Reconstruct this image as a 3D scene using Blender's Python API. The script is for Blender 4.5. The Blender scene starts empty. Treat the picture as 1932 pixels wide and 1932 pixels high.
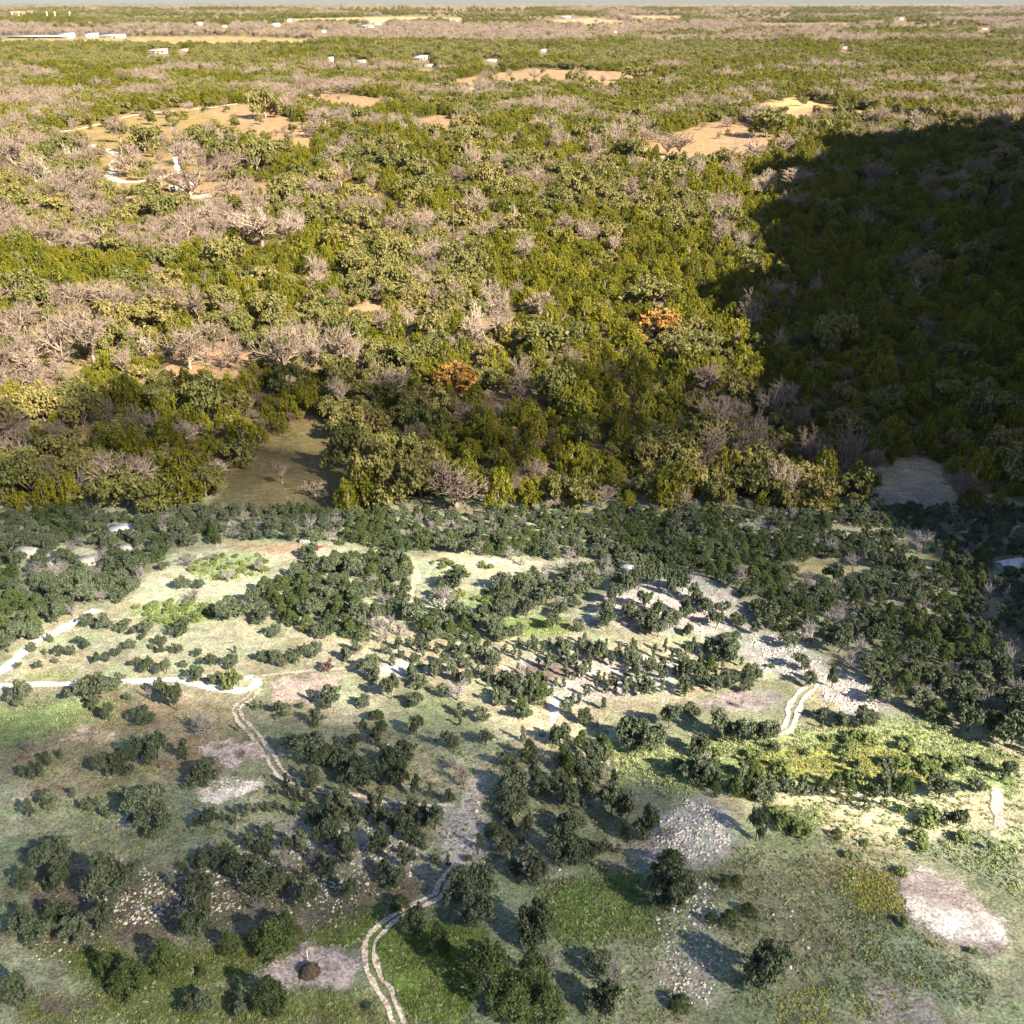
import bpy, math, random
import numpy as np
from mathutils import Vector

random.seed(7)
RNG = np.random.default_rng(11)
sc = bpy.context.scene
COL = sc.collection

# ------------------------------------------------------------------ camera, sky, sun, exposure
CAM_H = 106.0
FPX = 966 / math.tan(math.radians(27.0))          # focal length in pixels of a 1932 px frame
PITCH = math.atan((966 + 2) / FPX)
cam_d = bpy.data.cameras.new('camera')
cam_d.sensor_width = 36.0
cam_d.lens = 18.0 / math.tan(math.radians(27.0))
cam_d.clip_start = 1.0
cam_d.clip_end = 200000.0
cam = bpy.data.objects.new('camera', cam_d)
COL.objects.link(cam)
cam.location = (0, 0, CAM_H)
cam.rotation_euler = (math.pi / 2 - PITCH, 0, 0)
sc.camera = cam

SUN_EL = math.radians(35.0)
SUN_H = Vector((0.72, -0.69, 0)).normalized()
SUN_V = Vector((SUN_H.x * math.cos(SUN_EL), SUN_H.y * math.cos(SUN_EL), math.sin(SUN_EL)))
world = bpy.data.worlds.new('World')
sc.world = world
world.use_nodes = True
wn = world.node_tree
bg = wn.nodes['Background']
sky = wn.nodes.new('ShaderNodeTexSky')
sky.sky_type = 'NISHITA'
sky.sun_disc = False
sky.sun_elevation = SUN_EL
sky.sun_rotation = math.atan2(SUN_H.x, SUN_H.y)
wn.links.new(sky.outputs[0], bg.inputs[0])
bg.inputs[1].default_value = 0.052
sun_d = bpy.data.lights.new('sun', 'SUN')
sun_d.energy = 5.0
sun_d.angle = math.radians(0.53)
sun_d.color = (1.0, 0.87, 0.66)
sun = bpy.data.objects.new('sun', sun_d)
COL.objects.link(sun)
sun.rotation_euler = SUN_V.to_track_quat('Z', 'Y').to_euler()
sun.location = SUN_V * 500

vs = sc.view_settings
vs.view_transform = 'Standard'
vs.look = 'None'
vs.gamma = 1.0
vs.use_curve_mapping = False
vs.exposure = 1.75
sc.cycles.use_denoising = True
sc.cycles.max_bounces = 5
sc.cycles.diffuse_bounces = 3
sc.cycles.transparent_max_bounces = 12

# ------------------------------------------------------------------ noise and terrain
_perm = np.random.default_rng(3).random((256, 256))

def vnoise(x, y):
    x = np.asarray(x, float); y = np.asarray(y, float)
    xi = np.floor(x).astype(int); yi = np.floor(y).astype(int)
    fx = x - xi; fy = y - yi
    fx = fx * fx * (3 - 2 * fx); fy = fy * fy * (3 - 2 * fy)
    g = lambda a, b: _perm[a & 255, b & 255]
    a = g(xi, yi) * (1 - fx) + g(xi + 1, yi) * fx
    b = g(xi, yi + 1) * (1 - fx) + g(xi + 1, yi + 1) * fx
    return a * (1 - fy) + b * fy

def fbm(x, y, o=4):
    s = 0; a = 0.5; t = 0
    for i in range(o):
        s = s + a * vnoise(x * 2 ** i + 17.3 * i, y * 2 ** i + 5.1 * i); t += a; a *= 0.5
    return s / t

def smooth(a, b, v):
    t = np.clip((v - a) / (b - a), 0, 1)
    return t * t * (3 - 2 * t)

RIDGE = [(245, -20, 129), (268, 62, 161), (315, 185, 212), (370, 262, 241), (420, 340, 264), (485, 440, 296), (562, 530, 316), (690, 600, 324), (830, 660, 324), (1000, 700, 324)]

def hz(x, y):
    x = np.asarray(x, float); y = np.asarray(y, float)
    lin = 26 - 0.142 * (y - 59.5)
    lin = np.minimum(lin, 38.0)
    k = 1.4
    z = np.where(lin > 20, lin, k * np.log1p(np.exp(np.clip(lin / k, -50, 40))))
    near = 1 - smooth(180, 215, y)
    z = z + near * 1.6 * (fbm(x / 34 + 3, y / 34, 3) - 0.5) * smooth(20, 60, y)
    # stony knoll and rocky bank on the near hillside
    z = z + 3.4 * np.exp(-((x - 29.5) / 15) ** 2 - ((y - 149) / 10) ** 2)
    z = z + 1.5 * np.exp(-((x - 21) / 9) ** 2 - ((y - 86) / 7) ** 2)
    z = z - 1.2 * np.exp(-((x - 12) / 5) ** 2 - ((y - 95) / 20) ** 2)
    far = smooth(240, 420, y)
    z = z + far * 5.0 * (fbm(x / 210 + 9, y / 260, 2) - 0.5)
    z = z + smooth(1500, 5000, y) * 14 * (fbm(x / 2600, y / 3000 + 3, 2) - 0.5)
    z = np.array(z, float)
    m = np.atleast_1d((x > 95) & (x < 1400) & (y > -250) & (y < 950))
    if m.any():
        zf = np.atleast_1d(z); X = np.atleast_1d(x)[m]; Y = np.atleast_1d(y)[m]
        hill = np.zeros_like(X)
        for (ax, ay, ah), (bx_, by_, bh) in zip(RIDGE[:-1], RIDGE[1:]):
            ex, ey = bx_ - ax, by_ - ay
            t = np.clip(((X - ax) * ex + (Y - ay) * ey) / (ex * ex + ey * ey), 0, 1)
            dd = np.hypot(X - ax - t * ex, Y - ay - t * ey)
            hh = ah + (bh - ah) * t
            hill = np.maximum(hill, hh * np.exp(-(dd / (42 + 0.18 * hh)) ** 2.6))
        zf[m] += hill * (0.86 + 0.24 * fbm(X / 30, Y / 30 + 7, 4))
        return zf.reshape(z.shape)
    return z

CP, SP = math.cos(PITCH), math.sin(PITCH)

def hit(px, py):
    """pixel of the 1932 px frame -> ground point"""
    px = np.asarray(px, float); py = np.asarray(py, float)
    u = (px - 966) / FPX; v = (966 - py) / FPX
    dx = u; dy = CP + v * SP; dz = -SP + v * CP
    dz = np.minimum(dz, -0.0015)
    t = CAM_H / -dz * 0.85
    for i in range(26):
        z = hz(dx * t, dy * t)
        t = t + 0.8 * ((CAM_H - z) / -dz - t)
    return dx * t, dy * t, CAM_H + dz * t

def proj(x, y, z):
    d = y * CP + (CAM_H - z) * SP
    d = np.maximum(d, 1e-3)
    v = (y * SP - (CAM_H - z) * CP) / d
    return 966 + FPX * x / d, 966 - FPX * v, d

# tile corner of the enlarged views I measured from, in 1932 px units
TILES = {'P': (0, 0), 'Q': (641.2, 0), 'R': (1262.9, 0), 'S': (0, 473.9), 'U': (641.2, 473.9), 'V': (1262.9, 473.9),
         'A': (0, 959), 'B': (641.2, 959), 'C': (1262.9, 959), 'D': (0, 1430.2), 'E': (641.2, 1430.2), 'F': (1262.9, 1430.2)}
K = 0.3463
def T(tile, zx, zy):
    a, b = TILES[tile]
    return a + zx * K, b + zy * K

# ------------------------------------------------------------------ materials
def mat_new(name):
    m = bpy.data.materials.new(name); m.use_nodes = True
    nt = m.node_tree
    for n in list(nt.nodes): nt.nodes.remove(n)
    out = nt.nodes.new('ShaderNodeOutputMaterial')
    return m, nt, out

def ramp(nt, stops):
    r = nt.nodes.new('ShaderNodeValToRGB')
    els = r.color_ramp.elements
    while len(els) < len(stops): els.new(0.5)
    for e, (p, c) in zip(els, stops):
        e.position = p; e.color = (c[0], c[1], c[2], 1)
    return r

def leaf_mat(name, cols, island=0.35, transl=0.14):
    m, nt, out = mat_new(name)
    L = nt.links.new
    oi = nt.nodes.new('ShaderNodeObjectInfo')
    geo = nt.nodes.new('ShaderNodeNewGeometry')
    a = nt.nodes.new('ShaderNodeMath'); a.operation = 'MULTIPLY'; a.inputs[1].default_value = 1 - island
    b = nt.nodes.new('ShaderNodeMath'); b.operation = 'MULTIPLY_ADD'; b.inputs[1].default_value = island
    L(oi.outputs['Random'], a.inputs[0]); L(geo.outputs['Random Per Island'], b.inputs[0]); L(a.outputs[0], b.inputs[2])
    r = ramp(nt, [(i / (len(cols) - 1), c) for i, c in enumerate(cols)])
    L(b.outputs[0], r.inputs[0])
    d = nt.nodes.new('ShaderNodeBsdfPrincipled')
    d.inputs['Roughness'].default_value = 0.62
    d.inputs['Specular IOR Level'].default_value = 0.25
    t = nt.nodes.new('ShaderNodeBsdfTranslucent')
    mx = nt.nodes.new('ShaderNodeMixShader'); mx.inputs[0].default_value = transl
    L(r.outputs[0], d.inputs['Base Color']); L(r.outputs[0], t.inputs['Color'])
    L(d.outputs[0], mx.inputs[1]); L(t.outputs[0], mx.inputs[2]); L(mx.outputs[0], out.inputs[0])
    return m

def plain_mat(name, col, rough=0.85, var=0.25, scale=3.0, bump=0.0, metal=0.0):
    m, nt, out = mat_new(name)
    L = nt.links.new
    tc = nt.nodes.new('ShaderNodeTexCoord')
    n = nt.nodes.new('ShaderNodeTexNoise'); n.inputs['Scale'].default_value = scale; n.inputs['Detail'].default_value = 6
    L(tc.outputs['Object'], n.inputs['Vector'])
    lo = [c * (1 - var) for c in col]; hi = [min(1, c * (1 + var)) for c in col]
    r = ramp(nt, [(0.3, lo), (0.7, hi)])
    L(n.outputs[0], r.inputs[0])
    d = nt.nodes.new('ShaderNodeBsdfPrincipled'); d.inputs['Roughness'].default_value = rough; d.inputs['Metallic'].default_value = metal
    d.inputs['Specular IOR Level'].default_value = 0.3
    L(r.outputs[0], d.inputs['Base Color'])
    if bump:
        bp = nt.nodes.new('ShaderNodeBump'); bp.inputs['Strength'].default_value = bump; bp.inputs['Distance'].default_value = 0.1
        L(n.outputs[0], bp.inputs['Height']); L(bp.outputs[0], d.inputs['Normal'])
    L(d.outputs[0], out.inputs[0])
    return m

def vcol_mat(name, fine=True, bump=0.0, hue=True, fade=False):
    m, nt, out = mat_new(name)
    L = nt.links.new
    at = nt.nodes.new('ShaderNodeAttribute'); at.attribute_name = 'cover'
    geo = nt.nodes.new('ShaderNodeNewGeometry')
    d = nt.nodes.new('ShaderNodeBsdfPrincipled'); d.inputs['Roughness'].default_value = 0.9; d.inputs['Specular IOR Level'].default_value = 0.12
    col = at.outputs['Color']
    if fine:
        prev = None
        for scale, lo, hi in ((3.2, 0.35, 1.75), (0.6, 0.65, 1.4), (0.06, 0.8, 1.2)):
            n = nt.nodes.new('ShaderNodeTexNoise'); n.inputs['Scale'].default_value = scale; n.inputs['Detail'].default_value = 5; n.inputs['Roughness'].default_value = 0.65
            L(geo.outputs['Position'], n.inputs['Vector'])
            mr = nt.nodes.new('ShaderNodeMapRange'); mr.inputs['From Min'].default_value = 0.3; mr.inputs['From Max'].default_value = 0.7
            mr.inputs['To Min'].default_value = lo; mr.inputs['To Max'].default_value = hi
            L(n.outputs[0], mr.inputs['Value'])
            mul = nt.nodes.new('ShaderNodeVectorMath'); mul.operation = 'SCALE'
            L(col, mul.inputs[0]); L(mr.outputs[0], mul.inputs['Scale'])
            col = mul.outputs[0]
            if scale < 1 and hue:      # straw and green patches within the sward
                n4 = nt.nodes.new('ShaderNodeTexNoise'); n4.inputs['Scale'].default_value = scale * 2.1; n4.inputs['Detail'].default_value = 5
                L(geo.outputs['Position'], n4.inputs['Vector'])
                rr = ramp(nt, [(0.36, (0.90, 1.02, 0.88)), (0.5, (1, 1, 1)), (0.64, (1.08, 1.0, 0.95))])
                L(n4.outputs[0], rr.inputs[0])
                m3 = nt.nodes.new('ShaderNodeVectorMath'); m3.operation = 'MULTIPLY'
                L(col, m3.inputs[0]); L(rr.outputs[0], m3.inputs[1]); col = m3.outputs[0]
            if prev is None: prev = n
        if bump:
            bp = nt.nodes.new('ShaderNodeBump'); bp.inputs['Strength'].default_value = bump; bp.inputs['Distance'].default_value = 0.25
            L(prev.outputs[0], bp.inputs['Height']); L(bp.outputs[0], d.inputs['Normal'])
    L(col, d.inputs['Base Color'])
    if fade:           # thin dust at the margin lets the ground below show
        n5 = nt.nodes.new('ShaderNodeTexNoise'); n5.inputs['Scale'].default_value = 1.6; n5.inputs['Detail'].default_value = 7; n5.inputs['Roughness'].default_value = 0.7
        L(geo.outputs['Position'], n5.inputs['Vector'])
        ad = nt.nodes.new('ShaderNodeMath'); ad.operation = 'MULTIPLY_ADD'; ad.inputs[1].default_value = 2.4; ad.inputs[2].default_value = -1.2
        L(n5.outputs[0], ad.inputs[0])
        a2 = nt.nodes.new('ShaderNodeMath'); a2.operation = 'MULTIPLY_ADD'; a2.inputs[1].default_value = 2.0; a2.inputs[2].default_value = -0.5
        L(at.outputs['Alpha'], a2.inputs[0])
        a3 = nt.nodes.new('ShaderNodeMath'); a3.operation = 'ADD'; a3.use_clamp = True
        L(ad.outputs[0], a3.inputs[0]); L(a2.outputs[0], a3.inputs[1])
        tr = nt.nodes.new('ShaderNodeBsdfTransparent'); mx = nt.nodes.new('ShaderNodeMixShader')
        L(a3.outputs[0], mx.inputs[0]); L(tr.outputs[0], mx.inputs[1]); L(d.outputs[0], mx.inputs[2]); L(mx.outputs[0], out.inputs[0])
    else:
        L(d.outputs[0], out.inputs[0])
    return m

M = {}
M['juniper'] = leaf_mat('juniper_foliage', [(0.040, 0.055, 0.007), (0.105, 0.116, 0.008), (0.185, 0.178, 0.011), (0.26, 0.225, 0.018)], 0.55)
M['oak'] = leaf_mat('olive_oak_foliage', [(0.070, 0.082, 0.022), (0.135, 0.140, 0.042), (0.205, 0.185, 0.060), (0.27, 0.21, 0.075)], 0.4)
M['amber'] = leaf_mat('amber_oak_foliage', [(0.22, 0.130, 0.035), (0.32, 0.175, 0.045), (0.40, 0.215, 0.06)], 0.7)
M['twig'] = leaf_mat('bare_twigs', [(0.15, 0.113, 0.090), (0.27, 0.208, 0.165), (0.42, 0.342, 0.285)], 0.5, 0.0)
M['palewood'] = leaf_mat('bleached_branches', [(0.42, 0.36, 0.29), (0.55, 0.48, 0.40)], 0.3, 0.0)
M['bark'] = leaf_mat('grey_bark', [(0.16, 0.13, 0.10), (0.30, 0.25, 0.20)], 0.3, 0.0)
M['scrub_oak'] = leaf_mat('live_oak_foliage', [(0.036, 0.052, 0.028), (0.086, 0.110, 0.066), (0.150, 0.178, 0.118)], 0.6)
M['scrub_juniper'] = leaf_mat('dark_juniper_foliage', [(0.028, 0.044, 0.017), (0.062, 0.092, 0.030), (0.108, 0.142, 0.048)], 0.6)
M['green_shrub'] = leaf_mat('bright_shrub_foliage', [(0.075, 0.105, 0.032), (0.125, 0.165, 0.055), (0.18, 0.215, 0.085)], 0.5)
M['dead'] = leaf_mat('dead_grey_twigs', [(0.15, 0.135, 0.14), (0.24, 0.22, 0.225), (0.34, 0.32, 0.32)], 0.4, 0.0)
M['plum'] = leaf_mat('plum_foliage', [(0.10, 0.06, 0.075), (0.19, 0.12, 0.14)], 0.6)
M['darkbark'] = leaf_mat('dark_bark', [(0.045, 0.038, 0.032), (0.11, 0.095, 0.08)], 0.3, 0.0)
M['rock'] = plain_mat('pale_limestone', (0.52, 0.49, 0.45), 0.9, 0.25, 2.0, 0.4)
M['wood'] = plain_mat('weathered_pole_wood', (0.23, 0.13, 0.08), 0.85, 0.3, 4.0)
M['greywood'] = plain_mat('grey_pole_wood', (0.12, 0.10, 0.085), 0.85, 0.3, 4.0)
M['wire'] = plain_mat('pale_wire', (0.35, 0.33, 0.30), 0.5, 0.05)
M['white'] = plain_mat('white_plaster', (0.78, 0.76, 0.74), 0.7, 0.08, 1.0)
M['metalroof'] = plain_mat('pale_metal_roof', (0.62, 0.63, 0.66), 0.45, 0.1, 0.5, 0, 0.2)
M['tanroof'] = plain_mat('tan_shingle_roof', (0.42, 0.32, 0.25), 0.85, 0.2, 1.5)
M['greyroof'] = plain_mat('grey_shingle_roof', (0.30, 0.30, 0.30), 0.85, 0.2, 1.5)
M['redroof'] = plain_mat('red_metal_roof', (0.50, 0.06, 0.05), 0.5, 0.15, 1.5)
M['cream'] = plain_mat('cream_wall', (0.55, 0.50, 0.42), 0.8, 0.12, 1.0)
M['glass'] = plain_mat('dark_window_glass', (0.02, 0.025, 0.03), 0.15, 0.1)
M['stone'] = plain_mat('stacked_stone', (0.46, 0.37, 0.28), 0.9, 0.3, 1.2, 0.5)
M['redpaint'] = plain_mat('red_paint', (0.25, 0.05, 0.035), 0.4, 0.1)
M['rubber'] = plain_mat('black_rubber', (0.02, 0.02, 0.02), 0.8, 0.1)
M['stick'] = plain_mat('brown_sticks', (0.085, 0.066, 0.052), 0.9, 0.5, 3.0)
M['cloud'] = None

# ------------------------------------------------------------------ mesh helpers
def mesh_np(name, V, F, mat=None, smooth_shade=False):
    """V (n,3), F (m,k) with k = 3 or 4"""
    V = np.asarray(V, np.float32); F = np.asarray(F, np.int32)
    me = bpy.data.meshes.new(name)
    n, k = F.shape
    me.vertices.add(len(V)); me.vertices.foreach_set('co', V.ravel())
    me.loops.add(n * k); me.loops.foreach_set('vertex_index', F.ravel())
    me.polygons.add(n)
    me.polygons.foreach_set('loop_start', np.arange(0, n * k, k, dtype=np.int32))
    try: me.polygons.foreach_set('loop_total', np.full(n, k, np.int32))
    except Exception: pass
    if smooth_shade: me.polygons.foreach_set('use_smooth', np.ones(n, bool))
    me.update(calc_edges=True)
    me.validate()
    if mat: me.materials.append(mat)
    return me

def set_cover(me, C, alpha=None):
    a = me.color_attributes.new('cover', 'FLOAT_COLOR', 'POINT')
    A = np.ones((len(C), 4), np.float32); A[:, :3] = C
    if alpha is not None: A[:, 3] = alpha
    a.data.foreach_set('color', A.ravel())

def add(name, me, parent=None, loc=None, rot=None, scale=None):
    o = bpy.data.objects.new(name, me)
    COL.objects.link(o)
    if parent is not None: o.parent = parent
    if loc is not None: o.location = loc
    if rot is not None: o.rotation_euler = rot
    if scale is not None: o.scale = scale
    return o

def tag(o, label=None, cat=None, group=None, kind=None):
    if label: o['label'] = label
    if cat: o['category'] = cat
    if group: o['group'] = group
    if kind: o['kind'] = kind
    return o

class MB:
    def __init__(s): s.v = []; s.f = []; s.n = 0
    def put(s, V, F):
        s.v.append(np.asarray(V, float)); s.f.append(np.asarray(F, int) + s.n); s.n += len(V)
    def box(s, x0, x1, y0, y1, z0, z1):
        V = [(x, y, z) for z in (z0, z1) for y in (y0, y1) for x in (x0, x1)]
        s.put(V, [(0, 2, 3, 1), (4, 5, 7, 6), (0, 1, 5, 4), (2, 6, 7, 3), (0, 4, 6, 2), (1, 3, 7, 5)])
    def tube(s, P, R, k=4):
        P = np.asarray(P, float); n = len(P)
        V = []
        for i in range(n):
            d = P[min(i + 1, n - 1)] - P[max(i - 1, 0)]
            d = d / (np.linalg.norm(d) + 1e-9)
            a = np.cross(d, (0, 0, 1) if abs(d[2]) < 0.9 else (1, 0, 0)); a /= np.linalg.norm(a); b = np.cross(d, a)
            for j in range(k):
                t = 2 * math.pi * j / k
                V.append(P[i] + R[i] * (math.cos(t) * a + math.sin(t) * b))
        F = []
        for i in range(n - 1):
            for j in range(k):
                F.append((i * k + j, i * k + (j + 1) % k, (i + 1) * k + (j + 1) % k, (i + 1) * k + j))
        if k == 4:
            F.append((3, 2, 1, 0)); F.append(tuple((n - 1) * k + j for j in range(4)))
        s.put(V, F)
    def mesh(s, name, mat, sm=False):
        return mesh_np(name, np.concatenate(s.v), np.concatenate(s.f), mat, sm)

def leaf_quads(C, Rad, n, size, up=0.0, jitter=0.8, rng=RNG, aspect=0.6):
    """leaf-sized kites spread over the shells of clumps C (k,3) with radii Rad (k,3)"""
    C = np.repeat(np.asarray(C, float), n, 0); R = np.repeat(np.asarray(Rad, float), n, 0)
    m = len(C)
    D = rng.normal(size=(m, 3)); D /= np.linalg.norm(D, axis=1)[:, None]
    D[:, 2] = np.where(D[:, 2] < -0.55, -D[:, 2], D[:, 2])
    r = rng.random(m) ** 0.4
    P = C + D * R * r[:, None]
    N = D + jitter * rng.normal(size=(m, 3)) * 0.6; N[:, 2] += 0.25
    N /= np.linalg.norm(N, axis=1)[:, None]
    A = rng.normal(size=(m, 3)); A[:, 2] += up * 3
    A -= N * (A * N).sum(1)[:, None]; A /= np.linalg.norm(A, axis=1)[:, None] + 1e-9
    B = np.cross(N, A)
    s = size * (0.6 + 0.8 * rng.random(m))[:, None]
    V = np.stack([P - A * s, P + B * s * aspect, P + A * s, P - B * s * aspect], 1).reshape(-1, 3)
    F = np.arange(m * 4).reshape(-1, 4)
    # keep the kite's front side towards the outside of its clump
    return V, F

def norm_unit(Vc):
    return Vc

PROTO = {}
def mk_oak(i, leafmat, barkmat, kind, nclump=30, nleaf=34, size=0.05, flat=0.62, zmin=0.30, gaps=0.0):
    rng = np.random.default_rng(100 + i)
    C = []; R = []
    # a few big lobes, each made of smaller clumps: uneven outline
    nl = 5 + i % 3
    lob = []
    for j in range(nl):
        a = 2 * math.pi * (j + rng.random() * 0.6) / nl
        r = 0.14 + 0.16 * rng.random()
        lob.append((r * math.cos(a), r * math.sin(a), zmin + (0.25 + 0.3 * rng.random()) * (1 - zmin) / 0.7))
    lob.append((0.06 * rng.normal(), 0.06 * rng.normal(), 0.76))
    for j in range(nclump):
        l = lob[j % len(lob)]
        d = rng.normal(size=3); d /= np.linalg.norm(d)
        k = 0.17 * (0.5 + 0.6 * rng.random())
        C.append((l[0] + d[0] * k, l[1] + d[1] * k, l[2] + abs(d[2]) * k * 0.8))
        q = 0.055 + 0.055 * rng.random(); R.append((q, q, q * 0.85))
    V, F = leaf_quads(C, R, nleaf, size, rng=rng, jitter=1.3)
    V[:, 2] = zmin * 0.6 + (V[:, 2] - V[:, 2].min()) / (V[:, 2].max() - V[:, 2].min()) * (1 - zmin * 0.6)
    V[:, :2] *= 0.5 / np.percentile(np.hypot(V[:, 0], V[:, 1]), 98)
    crown = mesh_np('crown_' + kind, V, F, leafmat)
    b = MB()
    lean = rng.normal(size=2) * 0.05
    top = np.array([lean[0], lean[1], zmin * 0.95])
    b.tube([(0, 0, -0.08), (lean[0] * 0.4, lean[1] * 0.4, zmin * 0.5), top], [0.036, 0.028, 0.024])
    for l in lob:
        p = np.array(l); mid = (top + p) / 2 + rng.normal(size=3) * 0.03
        b.tube([top, mid, p + (0, 0, 0.05)], [0.02, 0.014, 0.006])
    return crown, b.mesh('trunk_' + kind, barkmat)

def mk_juniper(i, leafmat, barkmat, kind, ntuft=44, nleaf=24, size=0.05, z0=0.06, ball=False):
    rng = np.random.default_rng(300 + i)
    C = []; R = []
    npk = 1 if ball else 3 + i % 3
    pk = [(0.2 * rng.normal() * (npk > 1) * 0.95, 0.2 * rng.normal() * (npk > 1) * 0.95, 0.75 + 0.25 * rng.random()) for _ in range(npk)]
    pk[0] = (pk[0][0] * 0.4, pk[0][1] * 0.4, 1.0)
    for j in range(ntuft):
        p = pk[j % npk]
        t = rng.random() ** 0.9
        z = z0 + t * (p[2] - z0 - 0.08)
        rr = (0.42 if ball else 0.36) * (1 - (t ** (2.2 if ball else 2.0)) * 0.90) * (0.55 + 0.5 * rng.random())
        a = 2 * math.pi * rng.random()
        C.append((p[0] + rr * math.cos(a), p[1] + rr * math.sin(a), z))
        q = (0.075 if ball else 0.042) + 0.025 * rng.random()
        R.append((q, q, q * (1.25 if ball else 2.5)))
    V, F = leaf_quads(C, R, nleaf, size, up=(0.3 if ball else 1.1), rng=rng, aspect=0.5 if ball else 0.36, jitter=1.2)
    V[:, 2] = 0.0 + (V[:, 2] - V[:, 2].min()) / (V[:, 2].max() - V[:, 2].min())
    V[:, :2] *= 0.5 / np.percentile(np.hypot(V[:, 0], V[:, 1]), 98)
    crown = mesh_np('crown_' + kind, V, F, leafmat)
    b = MB()
    for p in pk:
        b.tube([(p[0] * 0.2, p[1] * 0.2, -0.08), (p[0] * 0.6, p[1] * 0.6, 0.3), (p[0], p[1], p[2] * 0.8)], [0.035, 0.024, 0.006])
    return crown, b.mesh('trunk_' + kind, barkmat)

def mk_bare(i, twigmat, barkmat, kind, spread=1.0, dens=1.0, thick=1.0, crooked=0.35, low=0.22):
    rng = np.random.default_rng(500 + i)
    tr = MB(); tw = MB()
    def perp(d, ang):
        r = rng.normal(size=3); r -= d * r.dot(d); r /= np.linalg.norm(r) + 1e-9
        v = d * math.cos(ang) + r * math.sin(ang)
        return v / np.linalg.norm(v)
    def grow(p, d, length, rad, lev):
        mb = tr if lev == 0 else tw
        n = 3 if lev <= 2 else 2
        P = [p]; D = d
        for s in range(n):
            D = D + rng.normal(size=3) * crooked * (0.3 if lev == 0 else 0.55); D[2] += 0.10
            D /= np.linalg.norm(D)
            P.append(P[-1] + D * length / n)
        R = [rad * (1 - 0.55 * s / n) for s in range(n + 1)]
        mb.tube(P, R, 3 if lev > 0 else 4) if lev < 4 else mb.tube([P[0], P[-1]], [R[0], R[-1] * 0.6], 3)
        if lev >= 4: return
        kids = [6 + rng.integers(0, 3), 4 + (dens > 1.2), 4, max(1, int(3 * dens))][lev]
        for c in range(kids):
            t = (0.55 + 0.45 * (c + 1) / kids) if lev == 0 else (0.25 + 0.75 * (c + rng.random()) / kids)
            q = P[0] + (P[-1] - P[0]) * t if lev else P[0] + (P[-1] - P[0]) * max(t, 0.6)
            k = min(int(t * n), n - 1); f = t * n - k
            q = P[k] + (P[k + 1] - P[k]) * f
            ang = ((0.45 + 0.5 * rng.random()) if lev == 0 else (0.35 + 0.55 * rng.random())) * spread
            grow(q, perp(D, ang), length * [1.35, 0.62, 0.6, 0.62][lev] * (0.75 + 0.5 * rng.random()), rad * [0.6, 0.6, 0.6, 0.7][lev], lev + 1)
    grow(np.zeros(3) - (0, 0, 0.03), np.array([0.1 * rng.normal(), 0.1 * rng.normal(), 1.0]), low, 0.032 * thick, 0)
    V1 = np.concatenate(tr.v); V2 = np.concatenate(tw.v)
    sxy = 0.5 / np.percentile(np.hypot(V2[:, 0], V2[:, 1]), 97); sz = 1 / np.percentile(V2[:, 2], 99.5)
    for Vx in (V1, V2): Vx[:, :2] *= sxy; Vx[:, 2] *= sz
    t4 = np.concatenate(tr.f)
    return mesh_np('branches_' + kind, V2, np.concatenate(tw.f), twigmat), mesh_np('trunk_' + kind, V1, t4, barkmat)

def mk_sapling(i, leafmat, barkmat, kind):
    rng = np.random.default_rng(700 + i)
    C = []; R = []
    for j in range(11):
        t = j / 10
        C.append((0.20 * rng.normal() * (1 - 0.5 * t), 0.20 * rng.normal() * (1 - 0.5 * t), 0.18 + 0.72 * t))
        q = 0.2 + 0.1 * rng.random(); R.append((q, q, 0.10))
    V, F = leaf_quads(C, R, 34, 0.085, up=0.6, rng=rng)
    V[:, 2] = 0.08 + (V[:, 2] - V[:, 2].min()) / (V[:, 2].max() - V[:, 2].min()) * 0.92
    V[:, :2] *= 0.5 / np.percentile(np.hypot(V[:, 0], V[:, 1]), 97)
    b = MB(); b.tube([(0, 0, -0.08), (0.03, 0.02, 0.45), (0, 0, 0.92)], [0.07, 0.05, 0.015])
    return mesh_np('crown_' + kind, V, F, leafmat), b.mesh('trunk_' + kind, barkmat)

def mk_shrub(i, leafmat, barkmat, kind):
    rng = np.random.default_rng(900 + i)
    C = []; R = []
    for j in range(16):
        a = 2 * math.pi * rng.random(); r = 0.36 * math.sqrt(rng.random())
        C.append((r * math.cos(a), r * math.sin(a), 0.3 + 0.4 * rng.random() * (1 - r)))
        q = 0.12 + 0.08 * rng.random(); R.append((q, q, q * 1.3))
    V, F = leaf_quads(C, R, 26, 0.075, up=0.4, rng=rng)
    V[:, 2] = (V[:, 2] - V[:, 2].min()) / (V[:, 2].max() - V[:, 2].min())
    V[:, :2] *= 0.5 / np.percentile(np.hypot(V[:, 0], V[:, 1]), 97)
    b = MB()
    for j in range(4):
        a = j * 1.6 + rng.random(); b.tube([(0, 0, -0.08), (0.12 * math.cos(a), 0.12 * math.sin(a), 0.35), (0.25 * math.cos(a), 0.25 * math.sin(a), 0.7)], [0.03, 0.02, 0.006])
    return mesh_np('foliage_' + kind, V, F, leafmat), b.mesh('stem_' + kind, barkmat)

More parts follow.
